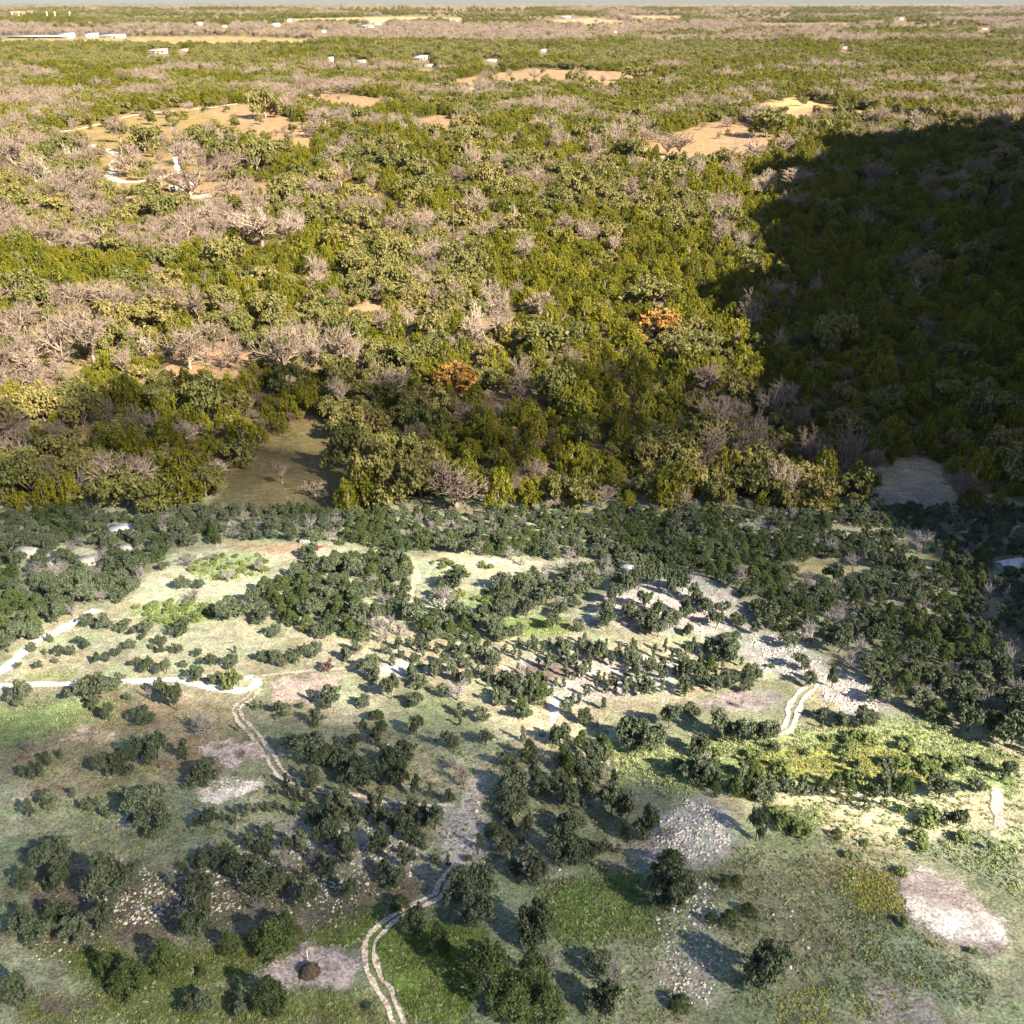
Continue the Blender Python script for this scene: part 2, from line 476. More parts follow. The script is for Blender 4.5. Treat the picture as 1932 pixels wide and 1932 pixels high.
NV = 6
for i in range(NV):
    PROTO.setdefault('juniper', []).append(mk_juniper(i, M['juniper'], M['bark'], 'juniper', 120, 26, 0.032))
    PROTO.setdefault('oak', []).append(mk_oak(i, M['oak'], M['bark'], 'oak', 76, 34, 0.028, zmin=0.2))
    PROTO.setdefault('bare', []).append(mk_bare(i, M['twig'], M['twig'], 'bare', spread=1.05 + 0.12 * (i % 3), thick=0.8, dens=1.7, low=0.18))
    PROTO.setdefault('scrub_oak', []).append(mk_oak(i + 20, M['scrub_oak'], M['darkbark'], 'scrub_oak', 80, 42, 0.027, zmin=0.26))
    PROTO.setdefault('scrub_juniper', []).append(mk_juniper(i + 20, M['scrub_juniper'], M['darkbark'], 'scrub_juniper', 90, 38, 0.028, ball=True))
    PROTO.setdefault('sapling', []).append(mk_sapling(i, M['scrub_oak'], M['darkbark'], 'sapling'))
for i in range(3):
    PROTO.setdefault('amber', []).append(mk_oak(i + 40, M['amber'], M['bark'], 'amber', 52, 40, 0.030, zmin=0.2))
    PROTO.setdefault('snag', []).append(mk_bare(i + 40, M['palewood'], M['palewood'], 'snag', spread=1.25, dens=0.4, thick=1.5, crooked=0.6, low=0.35))
    PROTO.setdefault('dead', []).append(mk_bare(i + 60, M['dead'], M['darkbark'], 'dead', spread=1.1, thick=1.0, crooked=0.5))
    PROTO.setdefault('green_shrub', []).append(mk_shrub(i, M['green_shrub'], M['darkbark'], 'green_shrub'))
    PROTO.setdefault('plum', []).append(mk_oak(i + 80, M['plum'], M['darkbark'], 'plum', 26, 26, 0.05, zmin=0.34))
    PROTO.setdefault('green_tree', []).append(mk_oak(i + 90, M['green_shrub'], M['darkbark'], 'green_tree', 32, 32, 0.05, zmin=0.2))

# ------------------------------------------------------------------ ground cover map (polygons in 1932 px)
def poly_sd(px, py, poly):
    """signed pixel distance, negative inside"""
    P = np.asarray(poly, float)
    x0, y0 = P.min(0) - 70; x1, y1 = P.max(0) + 70
    sel = (px > x0) & (px < x1) & (py > y0) & (py < y1)
    out = np.full(px.shape, 1e3)
    if not sel.any(): return out
    X = px[sel]; Y = py[sel]
    d = np.full(X.shape, 1e9); ins = np.zeros(X.shape, bool)
    for a, b in zip(P, np.roll(P, -1, 0)):
        e = b - a
        t = np.clip(((X - a[0]) * e[0] + (Y - a[1]) * e[1]) / (e @ e + 1e-9), 0, 1)
        d = np.minimum(d, np.hypot(X - a[0] - t * e[0], Y - a[1] - t * e[1]))
        c = ((a[1] > Y) != (b[1] > Y)) & (X < (b[0] - a[0]) * (Y - a[1]) / (b[1] - a[1] + 1e-12) + a[0])
        ins ^= c
    out[sel] = np.where(ins, -d, d)
    return out

def ell(cx, cy, rx, ry, n=20, rot=0):
    a = np.linspace(0, 2 * math.pi, n, endpoint=False)
    w = 1 + 0.10 * np.sin(a * 3 + cx) + 0.06 * np.sin(a * 5 + cy)
    X = rx * np.cos(a) * w; Y = ry * np.sin(a) * w
    return [(cx + x * math.cos(rot) - y * math.sin(rot), cy + x * math.sin(rot) + y * math.cos(rot)) for x, y in zip(X, Y)]

# colours (linear albedo)
LITTER = (0.17, 0.122, 0.082); TAN = (0.30, 0.195, 0.12); SAND = (0.40, 0.27, 0.165); RED = (0.34, 0.19, 0.12); LAWN = (0.14, 0.112, 0.055)
DRY = (0.43, 0.385, 0.235); PALEG = (0.45, 0.43, 0.27); GREEN = (0.27, 0.32, 0.12); OLIVE = (0.26, 0.25, 0.14); RUST = (0.29, 0.215, 0.12)
PALE = (0.50, 0.43, 0.36); WHITE = (0.66, 0.62, 0.56); LILAC = (0.36, 0.29, 0.26); ASH = (0.42, 0.385, 0.40); BROWN = (0.17, 0.115, 0.09); SAGE = (0.22, 0.24, 0.15)
COVER = [  # (polygon, colour, feather px, strength)
    # --- the wood beyond
    ([(370, 975), (430, 900), (505, 835), (560, 795), (625, 780), (640, 860), (680, 930), (700, 975)], LAWN, 10, 1),
    ([(300, 690), (380, 650), (480, 655), (490, 700), (400, 730), (320, 730)], TAN, 14, 0.9),
    ([(640, 580), (720, 555), (850, 590), (830, 640), (720, 660), (650, 630)], (0.26, 0.18, 0.12), 16, 0.5),
    ([(650, 588), (700, 566), (742, 580), (722, 608), (664, 606)], (0.36, 0.23, 0.15), 8, 0.9),
    ([(768, 602), (828, 590), (846, 612), (792, 626)], (0.36, 0.23, 0.15), 8, 0.9),
    ([(640, 345), (690, 350), (760, 385), (835, 420), (830, 432), (740, 402), (690, 385), (650, 372)], RED, 6, 1),
    ([(100, 250), (250, 212), (400, 200), (480, 195), (600, 240), (600, 275), (520, 285), (440, 262), (300, 275), (200, 285), (120, 275)], (0.25, 0.18, 0.085), 8, 1),
    ([(380, 205), (470, 195), (590, 240), (600, 270), (540, 270), (440, 235)], TAN, 10, 1),
    ([(190, 300), (330, 290), (420, 310), (380, 365), (250, 370), (180, 350)], (0.25, 0.18, 0.085), 10, 1),
    ([(200, 345), (520, 345), (560, 380), (400, 400), (200, 400)], TAN, 14, 0.7),
    ([(540, 178), (640, 178), (760, 190), (700, 222), (600, 205)], TAN, 6, 1),
    ([(790, 165), (880, 148), (1000, 130), (1230, 138), (1260, 150), (1150, 172), (1000, 165), (900, 170), (850, 185)], TAN, 5, 1),
    ([(770, 230), (830, 215), (880, 235), (850, 262), (790, 258)], TAN, 6, 1),
    ([(888, 165), (902, 165), (912, 255), (890, 262)], (0.36, 0.28, 0.22), 4, 1),
    ([(1150, 285), (1250, 262), (1330, 232), (1400, 228), (1495, 275), (1440, 300), (1330, 322), (1230, 308)], TAN, 7, 1),
    ([(1150, 283), (1240, 288), (1330, 312), (1310, 324), (1220, 306)], SAND, 5, 1),
    ([(1410, 203), (1500, 182), (1600, 205), (1760, 225), (1950, 240), (1950, 252), (1740, 246), (1560, 232), (1500, 245), (1440, 225)], TAN, 6, 1),
    ([(1415, 200), (1500, 183), (1560, 195), (1480, 212)], (0.42, 0.30, 0.16), 4, 1),
    (ell(1722, 918, 95, 56), (0.30, 0.24, 0.18), 12, 1),
    ([(0, 72), (420, 68), (620, 76), (560, 88), (300, 88), (0, 80)], (0.28, 0.22, 0.11), 3, 1),
    ([(550, 36), (760, 32), (900, 35), (760, 42), (560, 44)], (0.42, 0.34, 0.18), 2, 1),
    ([(1000, 40), (1120, 34), (1180, 42), (1060, 48)], SAND, 2, 1),
    ([(1180, 30), (1290, 32), (1280, 40), (1200, 42)], SAND, 2, 1),
    ([(1380, 45), (1600, 44), (1640, 52), (1450, 53)], TAN, 2, 1),
    ([(20, 22), (80, 22), (60, 30), (20, 30)], SAND, 2, 1),
    # --- near hillside
    ([(340, 1038), (480, 1022), (640, 1030), (650, 1058), (560, 1072), (500, 1112), (430, 1165), (330, 1150), (240, 1140), (270, 1085)], PALEG, 8, 1),
    ([(430, 1028), (560, 1024), (630, 1036), (560, 1046), (440, 1044)], (0.38, 0.27, 0.16), 6, 1),
    ([(360, 1060), (480, 1050), (510, 1075), (440, 1095), (370, 1085)], GREEN, 10, 1),
    ([(240, 1150), (330, 1135), (440, 1150), (380, 1175), (280, 1172)], GREEN, 8, 0.9),
    ([(0, 1275), (100, 1200), (180, 1160), (350, 1185), (520, 1190), (510, 1250), (400, 1290), (0, 1300)], DRY, 12, 1),
    ([(100, 1215), (300, 1190), (500, 1200), (480, 1230), (280, 1235)], PALEG, 14, 0.8),
    ([(0, 1330), (70, 1325), (250, 1320), (230, 1370), (60, 1395), (0, 1400)], GREEN, 18, 0.9),
    ([(40, 1270), (150, 1262), (160, 1285), (40, 1288)], GREEN, 10, 0.7),
    ([(200, 1315), (420, 1310), (440, 1340), (480, 1400), (400, 1470), (240, 1520), (60, 1500), (30, 1420), (160, 1360)], RUST, 30, 0.75),
    ([(770, 1050), (960, 1050), (1130, 1065), (1000, 1085), (930, 1120), (960, 1160), (840, 1160), (790, 1130)], PALEG, 8, 1),
    ([(840, 1120), (930, 1110), (950, 1160), (860, 1165)], GREEN, 8, 0.7),
    ([(930, 1175), (1030, 1165), (1090, 1180), (1060, 1205), (960, 1205)], (0.26, 0.30, 0.09), 6, 1),
    ([(640, 1240), (800, 1225), (960, 1205), (1100, 1200), (1330, 1190), (1340, 1300), (1150, 1380), (1000, 1340), (800, 1290), (660, 1275)], (0.42, 0.36, 0.22), 14, 0.9),
    ([(960, 1240), (1200, 1240), (1320, 1260), (1250, 1310), (1040, 1330), (1010, 1290)], PALE, 14, 0.8),
    ([(660, 1255), (760, 1245), (800, 1262), (700, 1275)], WHITE, 6, 0.8),
    ([(1080, 1165), (1150, 1112), (1220, 1095), (1300, 1078), (1400, 1128), (1420, 1185), (1330, 1205), (1200, 1190), (1120, 1180)], (0.40, 0.345, 0.29), 12, 1),
    ([(1400, 1180), (1500, 1200), (1560, 1250), (1540, 1290), (1430, 1260), (1390, 1220)], (0.42, 0.38, 0.32), 10, 0.9),
    ([(1530, 1270), (1600, 1270), (1660, 1310), (1680, 1350), (1590, 1345), (1540, 1310)], (0.38, 0.34, 0.285), 12, 0.9),
    ([(1300, 1330), (1400, 1300), (1470, 1310), (1480, 1340), (1350, 1350)], LILAC, 8, 0.8),
    ([(1150, 1420), (1400, 1385), (1600, 1368), (1780, 1370), (1932, 1430), (1932, 1500), (1500, 1490), (1250, 1490), (1160, 1470)], (0.36, 0.39, 0.16), 16, 1),
    ([(1400, 1430), (1600, 1400), (1800, 1450), (1750, 1480), (1500, 1470)], (0.36, 0.33, 0.06), 20, 0.6),
    ([(1260, 1500), (1500, 1495), (1932, 1500), (1932, 1640), (1700, 1590), (1480, 1560), (1300, 1560)], (0.54, 0.48, 0.28), 20, 1),
    ([(1450, 1520), (1540, 1530), (1540, 1560), (1470, 1555)], GREEN, 10, 0.8),
    ([(1720, 1600), (1850, 1570), (1932, 1600), (1932, 1700), (1840, 1650)], SAGE, 20, 0.9),
    ([(1560, 1560), (1740, 1580), (1680, 1650), (1560, 1640)], RUST, 26, 0.5),
    ([(1560, 1770), (1720, 1750), (1860, 1850), (1840, 1900), (1640, 1830)], SAGE, 24, 0.9),
    ([(1560, 1640), (1680, 1640), (1720, 1720), (1640, 1730), (1570, 1690)], (0.21, 0.20, 0.045), 14, 0.8),
    ([(1640, 1850), (1760, 1870), (1820, 1932), (1640, 1932)], LILAC, 16, 0.8),
    ([(1400, 1650), (1560, 1620), (1620, 1780), (1520, 1850), (1400, 1780)], (0.20, 0.18, 0.10), 30, 0.8),
    ([(640, 1720), (760, 1730), (900, 1760), (880, 1932), (740, 1932), (720, 1830)], (0.15, 0.20, 0.045), 14, 1),
    ([(60, 1790), (300, 1800), (560, 1740), (760, 1700), (720, 1770), (560, 1810), (420, 1850), (200, 1880)], (0.15, 0.175, 0.045), 14, 0.95),
    ([(60, 1890), (420, 1860), (560, 1880), (700, 1870), (740, 1932), (40, 1932)], (0.17, 0.185, 0.055), 16, 0.95),
    ([(1020, 1680), (1150, 1640), (1220, 1650), (1260, 1760), (1120, 1780), (1020, 1740)], (0.15, 0.205, 0.05), 18, 0.95),
    ([(60, 1660), (300, 1640), (600, 1620), (760, 1600), (800, 1680), (640, 1740), (300, 1780), (60, 1800)], (0.17, 0.135, 0.095), 26, 0.9),
    ([(500, 1550), (760, 1520), (830, 1560), (800, 1640), (560, 1640)], (0.36, 0.31, 0.24), 26, 0.8),
    ([(200, 1470), (420, 1480), (500, 1530), (380, 1590), (160, 1580)], SAGE, 26, 0.7),
    ([(230, 1525), (330, 1530), (300, 1560), (200, 1555)], PALE, 12, 0.7),
    (ell(238, 1688, 46, 16), BROWN, 8, 0.9), (ell(140, 1900, 50, 12), (0.22, 0.15, 0.13), 10, 0.8), (ell(95, 1652, 40, 16), BROWN, 8, 0.9),
    ([(820, 1490), (870, 1520), (905, 1510), (920, 1560), (880, 1630), (850, 1650), (830, 1560)], PALE, 12, 1),
    (ell(905, 1618, 34, 9), BROWN, 6, 0.9),
    ([(905, 1460), (930, 1455), (925, 1490), (890, 1530), (860, 1530)], PALE, 8, 0.9),
    ([(1200, 1590), (1260, 1520), (1340, 1500), (1400, 1560), (1340, 1640), (1200, 1640)], (0.40, 0.36, 0.32), 18, 0.9),
    ([(1250, 1720), (1330, 1690), (1350, 1900), (1250, 1900)], (0.30, 0.27, 0.21), 18, 0.8),
    ([(1020, 1340), (1050, 1320), (1060, 1350), (1035, 1375)], WHITE, 6, 0.9),
    ([(1480, 1060), (1560, 1055), (1660, 1080), (1640, 1100), (1500, 1095)], (0.36, 0.32, 0.15), 6, 1),
    ([(1700, 1045), (1790, 1050), (1780, 1075), (1710, 1072)], (0.33, 0.30, 0.13), 6, 1),
    ([(1780, 1125), (1810, 1122), (1805, 1145), (1790, 1145)], (0.33, 0.30, 0.13), 5, 1),
    ([(1640, 1000), (1750, 1002), (1750, 1016), (1660, 1016)], (0.36, 0.32, 0.2), 5, 1),
    ([(1560, 990), (1640, 1000), (1620, 1015), (1560, 1010)], (0.36, 0.32, 0.2), 5, 1),
    ([(1670, 1215), (1740, 1212), (1740, 1222), (1680, 1226)], PALE, 5, 1),
    ([(60, 1046), (120, 1046), (115, 1060), (60, 1060)], (0.6, 0.55, 0.46), 3, 1), ([(100, 1030), (190, 1036), (190, 1050), (110, 1046)], PALEG, 4, 1),
]

def ground_rgb(x, y, z):
    px, py, d = proj(x, y, z)
    n1 = fbm(x / 3.1, y / 3.1, 4); n2 = fbm(x / 11 + 40, y / 11, 4); n3 = fbm(x / 40 + 90, y / 40, 3)
    zone2 = (1 - smooth(196, 222, y))[:, None]
    base1 = np.array(LITTER)[None] * (0.7 + 0.6 * n3[:, None])
    fmix = smooth(0.42, 0.6, n2)[:, None]
    base1 = base1 * (1 - 0.5 * fmix) + 0.5 * fmix * np.array((0.26, 0.19, 0.11))
    g = smooth(0.38, 0.62, n2)[:, None]; h = smooth(0.4, 0.65, n3)[:, None]
    base2 = np.array(OLIVE) * (1 - g) + np.array(DRY) * g
    base2 = base2 * (1 - 0.5 * h) + 0.5 * h * np.array(SAGE)
    low = smooth(1480, 1700, py)[:, None]      # greener, darker sward lower down; colour also darkened to deepen the cloud shade
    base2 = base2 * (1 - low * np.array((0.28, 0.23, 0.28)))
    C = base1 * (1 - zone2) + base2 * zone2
    sc_ = np.clip(d / 120, 0.6, 4)
    amp = 1 + 1.8 * smooth(1250, 1600, py)
    qx = px + (fbm(x / (4 * sc_) + 7, y / (4 * sc_), 4) - 0.5) * 34 * amp + (n1 - 0.5) * 14
    qy = py + (fbm(x / (4 * sc_) + 70, y / (4 * sc_), 4) - 0.5) * 18 * amp + (n1 - 0.5) * 8
    w1 = np.clip((py - 20) / 120, 0.1, 1)
    for poly, col, fe, st in COVER:
        s = poly_sd(px + (qx - px) * w1, py + (qy - py) * w1, poly)
        a = (smooth(fe, -fe, s) * st)[:, None] if False else ((1 - smooth(-fe, fe, s)) * st)[:, None]
        C = C * (1 - a) + a * np.array(col)[None]
    # bits of pale stone and darker tufts come through everywhere
    C = C * (0.82 + 0.36 * n1[:, None]) * (1 - zone2 + zone2 * np.array((0.74, 0.795, 1.0)))
    return np.clip(C, 0.01, 0.8)

# ------------------------------------------------------------------ ground sheet
rows = np.concatenate([np.arange(2010, 120, -5.0), np.arange(120, 19, -2.5)])
xc, yc, _ = hit(np.full(rows.shape, 966.0), rows)
rad = np.concatenate([[3, 10, 18, 26], yc[(yc > 30) & (yc < 13000)], [14000, 19000, 30000]])
rad = np.unique(np.round(rad, 3))
az = np.concatenate([np.linspace(-math.pi, -0.74, 70)[:-1], np.linspace(-0.74, 0.74, 470), np.linspace(0.74, math.pi, 70)[1:]])
A_, R_ = np.meshgrid(az, rad)
GX = (np.sin(A_) * R_); GY = (np.cos(A_) * R_)
gx = GX.ravel(); gy = GY.ravel()
gz = hz(gx, gy)
nr, nc = GX.shape
idx = np.arange(nr * nc).reshape(nr, nc)
F = np.stack([idx[:-1, :-1], idx[:-1, 1:], idx[1:, 1:], idx[1:, :-1]], -1).reshape(-1, 4)[:, ::-1]
M['ground'] = vcol_mat('ground_cover', True, 0.5)
gme = mesh_np('ground', np.stack([gx, gy, gz], 1), F, M['ground'], True)
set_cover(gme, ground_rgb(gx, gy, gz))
ground = tag(add('ground', gme), 'rolling scrub land from near hillside to the far horizon', 'ground', kind='structure')

# ------------------------------------------------------------------ roads, tracks, bare pads (sheets laid on the ground)
M['sheet'] = vcol_mat('bare_earth', True, 0.3, False, True)
def catmull(P, n=8):
    P = np.asarray(P, float); Q = np.vstack([2 * P[0] - P[1], P, 2 * P[-1] - P[-2]])
    out = []
    for i in range(1, len(Q) - 2):
        t = np.linspace(0, 1, n, endpoint=False)[:, None]
        a, b, c, d = Q[i - 1], Q[i], Q[i + 1], Q[i + 2]
        out.append(0.5 * ((2 * b) + (c - a) * t + (2 * a - 5 * b + 4 * c - d) * t ** 2 + (3 * b - a - 3 * c + d) * t ** 3))
    out.append(P[-1:]); return np.vstack(out)

SHEETN = [0]; TRACKS = []; PADS = []
def off_tracks(px, py, gap):
    ok = np.ones(len(px), bool)
    for P in TRACKS:
        for a, b in zip(P[:-1], P[1:]):
            e = b - a; t = np.clip(((px - a[0]) * e[0] + (py - a[1]) * e[1]) / (e @ e), 0, 1)
            ok &= np.hypot(px - a[0] - t * e[0], py - a[1] - t * e[1]) > gap
    for p in PADS: ok &= poly_sd(px, py, p) > 3
    return ok
def track(name, pts, width, col, label, ruts=False, lift=0.05):
    """pts in px, width in metres"""
    P = np.asarray(pts, float); TRACKS.append(P)
    x, y, z = hit(P[:, 0], P[:, 1])
    W = catmull(np.stack([x, y], 1), 14)
    t = np.gradient(W, axis=0); t /= np.linalg.norm(t, axis=1)[:, None] + 1e-9
    nrm = np.stack([-t[:, 1], t[:, 0]], 1)
    V = []; Fc = []; C = []; AL = []
    strips = [(-0.6, 0.6)] if not ruts else [(-0.58, -0.10), (0.10, 0.58)]
    base = 0
    SHEETN[0] += 1
    lift = lift + 0.004 * SHEETN[0]
    for a, b in strips:
        k = 6
        S = np.linspace(a, b, k)
        wob = (vnoise(W[:, 0] / 1.7 + a * 9, W[:, 1] / 1.7) - 0.5) * 0.55 * width
        wob2 = (vnoise(W[:, 0] / 1.3 + 50 + b * 9, W[:, 1] / 1.3) - 0.5) * 0.55 * width
        for j, s in enumerate(S):
            f = (j / (k - 1))
            off = s * width + wob * (1 - f) * 0.6 + wob2 * f * 0.6
            Q = W + nrm * off[:, None]
            V.append(np.column_stack([Q, hz(Q[:, 0], Q[:, 1]) + lift]))
            nn = fbm(Q[:, 0] / 1.5, Q[:, 1] / 1.5, 3)[:, None]
            C.append(np.array(col)[None] * (0.75 + 0.5 * nn)); AL.append(np.full(len(W), (0.12, 0.8, 1, 1, 0.8, 0.12)[j]) * (0.5 + 0.85 * vnoise(W[:, 0] / 2.5, W[:, 1] / 2.5 + 3)))
        m = len(W); ii = np.arange(m - 1)
        for j in range(k - 1):
            o0 = base + j * m; o1 = base + (j + 1) * m
            Fc.append(np.stack([o0 + ii, o0 + ii + 1, o1 + ii + 1, o1 + ii], 1))
        base += k * m
    me = mesh_np(name, np.vstack(V), np.vstack(Fc), M['sheet'], True)
    set_cover(me, np.vstack(C), np.clip(np.concatenate(AL), 0, 1))
    o = add(name, me)
    if abs(me.polygons[0].normal.z) and me.polygons[0].normal.z < 0: me.flip_normals()
    return tag(o, label, 'track' if 'track' in name else 'road', kind='structure')

def patch(name, poly, col, label, col2=None, step=2.0, edge=7.0):
    P = np.asarray(poly, float); PADS.append(poly)
    x0, y0 = P.min(0) - 24; x1, y1 = P.max(0) + 24
    X, Y = np.meshgrid(np.arange(x0, x1, step), np.arange(y0, y1, step * 0.6))
    gx_, gy_, gz_ = hit(X.ravel(), Y.ravel())
    s = poly_sd(X.ravel(), Y.ravel(), poly) + (fbm(gx_ / 2.2, gy_ / 2.2, 5) - 0.5) * 6 * edge + (RNG.random(X.size) - 0.5) * 1.3 * edge
    ins = (s < 2.2 * edge).reshape(X.shape); al = np.clip(0.55 - s / (3.2 * edge), 0, 1)
    SHEETN[0] += 1
    n = fbm(gx_ / 2.2 + 5, gy_ / 2.2, 4)[:, None]; n2 = smooth(0.45, 0.65, fbm(gx_ / 5 + 5, gy_ / 3.5 + 9, 4))[:, None]
    c2 = np.array(col2 if col2 else col)
    C = (np.array(col) * (1 - n2) + c2 * n2) * (0.7 + 0.6 * n)
    idx = np.arange(X.size).reshape(X.shape)
    keep = ins[:-1, :-1] & ins[1:, :-1] & ins[:-1, 1:] & ins[1:, 1:]
    Fq = np.stack([idx[:-1, :-1], idx[1:, :-1], idx[1:, 1:], idx[:-1, 1:]], -1)[keep]
    used = np.unique(Fq); rem = np.full(X.size, -1); rem[used] = np.arange(len(used))
    V = np.column_stack([gx_, gy_, gz_ + 0.04 + 0.004 * SHEETN[0]])[used]
    me = mesh_np(name, V, rem[Fq], M['sheet'], True)
    set_cover(me, C[used], al[used])
    return tag(add(name, me), label, 'bare ground', kind='structure')

track('gravel_road', [(-30, 1290), (20, 1253), (60, 1217), (110, 1190), (150, 1168), (182, 1150)], 2.0, (0.80, 0.76, 0.70), 'white gravel road climbing along the left wood edge')
track('gravel_road', [(-30, 1296), (60, 1292), (140, 1291), (240, 1286), (330, 1283), (370, 1292), (420, 1301), (462, 1303), (484, 1290), (478, 1278), (462, 1280)], 1.5, (0.80, 0.77, 0.72), 'white gravel road ending in the turnaround')
track('gravel_road', [(330, 1283), (372, 1277), (410, 1276)], 1.1, (0.60, 0.56, 0.50), 'short pale spur of gravel behind the turnaround trees')
track('dirt_track', [(478, 1278), (540, 1270), (610, 1264), (690, 1258), (770, 1246)], 1.0, (0.50, 0.41, 0.33), 'pinkish dirt track running from turnaround toward the saplings')
track('dirt_track', [(486, 1300), (470, 1318), (448, 1335), (450, 1352), (478, 1385), (505, 1420), (520, 1446), (545, 1470), (600, 1490), (690, 1510), (765, 1522), (842, 1524)], 1.35, (0.54, 0.46, 0.40), 'two-rut dirt track from turnaround to the pale dirt junction', ruts=True)
track('dirt_track', [(862, 1630), (838, 1665), (826, 1690), (790, 1708), (735, 1738), (704, 1768), (696, 1800), (706, 1838), (730, 1880), (752, 1932), (770, 1990)], 1.35, (0.52, 0.44, 0.36), 'curving two-rut track beside the brush pile', ruts=True)
track('dirt_track', [(1556, 1272), (1530, 1296), (1504, 1322), (1496, 1345), (1486, 1372), (1465, 1385)], 1.7, (0.58, 0.50, 0.43), 'pale dirt track above the flowering meadow', ruts=True)
track('dirt_track', [(905, 1255), (960, 1262), (1040, 1280), (1120, 1272), (1190, 1258), (1225, 1240)], 1.2, (0.52, 0.44, 0.36), 'pale dirt track looping past the dark pad')
track('dirt_track', [(1884, 1488), (1878, 1520), (1886, 1545), (1876, 1580)], 1.2, (0.56, 0.50, 0.42), 'pale footpath at the right edge of the meadow')
track('dirt_track', [(778, 1060), (785, 1090), (772, 1120), (776, 1150)], 1.6, (0.50, 0.44, 0.33), 'pale cleared strip beside the central dark wood')
track('gravel_road', [(90, 252), (160, 241), (250, 218), (330, 209), (400, 203), (470, 192), (540, 186), (600, 178)], 4.5, (0.60, 0.50, 0.38), 'pale lane along the far side of the tan field')
track('gravel_road', [(140, 268), (180, 276), (222, 292), (216, 308), (207, 330), (226, 342), (262, 343), (300, 335), (330, 328)], 7.0, (0.62, 0.55, 0.46), 'pale driveway loop leading to the chimney house')
patch('bare_pad', ell(562, 1297, 62, 23), LILAC, 'lilac bare earth pad beside the white turnaround', (0.36, 0.29, 0.27))
patch('bare_pad', ell(1040, 1266, 58, 14), (0.21, 0.165, 0.16), 'dark scraped pad among the saplings', (0.27, 0.22, 0.21))
patch('bare_pad', [(380, 1410), (440, 1402), (495, 1408), (490, 1430), (440, 1445), (395, 1430)], (0.50, 0.44, 0.40), 'pale scraped pad inside the track bend', (0.42, 0.35, 0.31))
patch('bare_pad', [(370, 1500), (420, 1478), (490, 1478), (470, 1500), (410, 1520), (385, 1520)], (0.66, 0.60, 0.54), 'whitish bare ground beside the leaning oak', (0.5, 0.43, 0.38))
patch('bare_pad', ell(168, 1394, 48, 11), (0.44, 0.37, 0.31), 'small pale scrape in the rusty left meadow', (0.36, 0.3, 0.2))
patch('burn_scar', [(490, 1832), (540, 1802), (590, 1790), (650, 1802), (690, 1818), (660, 1850), (590, 1862), (520, 1856)], (0.33, 0.285, 0.275), 'grey lilac ash ring under the brush pile', (0.22, 0.195, 0.21), edge=8)
patch('burn_scar', [(1690, 1680), (1712, 1650), (1735, 1640), (1790, 1660), (1850, 1690), (1886, 1745), (1900, 1780), (1872, 1800), (1810, 1792), (1760, 1770), (1715, 1730)], (0.27, 0.232, 0.225), 'large pale ash scar on the right grass slope', (0.42, 0.395, 0.39), edge=8)

# ------------------------------------------------------------------ trees: where each one stands
TREES = []   # dicts: kind, x, y, z, w, h, px, py, zone, hero
def put(kind, px, py, wpx, hpx, hero=True, var=None):
    x, y, z = (float(v) for v in hit(np.array([px]), np.array([py])))
    _, _, d = proj(x, y, z)
    dist = math.sqrt(x * x + y * y + (CAM_H - z) ** 2)
    dep = math.asin((CAM_H - z) / dist)
    w = wpx * d / FPX
    H = hpx * d / FPX
    h = max((H - 0.45 * w * math.sin(dep)) / math.cos(dep), 0.55 * w)
    if kind in ('scrub_oak', 'scrub_juniper', 'dead'): h = max(h * 1.12, 0.8 * w)
    h = min(h, 2.6 * w if kind not in ('sapling', 'snag') else 5 * w)
    TREES.append(dict(kind=kind, x=x, y=y, z=z, w=w, h=h, px=px, py=py, hero=hero, area=wpx * hpx))

def tile(t, kind, rows):
    q = 1.12 if t in 'PQRSUV' else (1.1 if kind == 'sapling' else (0.86 if t in 'ABC' else 1.02))
    for r in rows:
        px, py = T(t, r[0], r[1]); put(kind, px, py, r[2] * K * q, r[3] * K * q)

# the wood beyond: trees one can pick out
tile('S', 'bare', [(150, 445, 190, 180), (350, 600, 210, 270), (520, 615, 260, 280), (190, 770, 260, 160), (1040, 645, 340, 260), (1560, 690, 300, 300), (1860, 850, 150, 170), (340, 1050, 160, 140), (740, 1235, 200, 130), (1020, 1045, 210, 110), (1540, 1270, 80, 125), (1720, 1335, 130, 95), (1030, 1400, 110, 100), (120, 1005, 100, 80), (870, 205, 120, 130), (1135, 240, 90, 110), (1880, 650, 240, 230), (680, 690, 120, 160), (1290, 640, 150, 190), (600, 330, 230, 170)])
tile('S', 'snag', [(815, 595, 130, 150), (440, 1325, 100, 150), (1200, 1215, 130, 110), (1090, 1300, 90, 100), (1180, 70, 170, 80), (1900, 1130, 90, 150), (470, 930, 110, 90)])
tile('S', 'oak', [(850, 425, 250, 180), (690, 1395, 330, 260), (130, 260, 190, 170), (960, 300, 150, 140), (1470, 330, 190, 110)])
tile('S', 'juniper', [(1300, 1060, 290, 220), (980, 1390, 270, 260), (1540, 985, 120, 120), (740, 930, 110, 110), (900, 960, 170, 200), (580, 1000, 120, 110), (600, 1130, 190, 210), (1440, 1040, 80, 90), (1290, 840, 180, 140), (1480, 870, 120, 110), (1380, 800, 160, 150)])
tile('U', 'amber', [(630, 790, 250, 210), (1740, 470, 260, 160), (1600, 520, 150, 110)])
tile('U', 'bare', [(950, 825, 210, 250), (700, 925, 150, 120), (640, 1395, 400, 270), (1060, 1245, 190, 130), (1430, 1395, 160, 140), (1760, 1395, 290, 180), (1180, 1405, 150, 70), (1270, 625, 120, 95), (370, 420, 140, 130), (30, 640, 200, 230)])
tile('U', 'snag', [(755, 405, 120, 160), (1190, 390, 60, 70), (80, 1120, 140, 130), (330, 1090, 80, 80)])
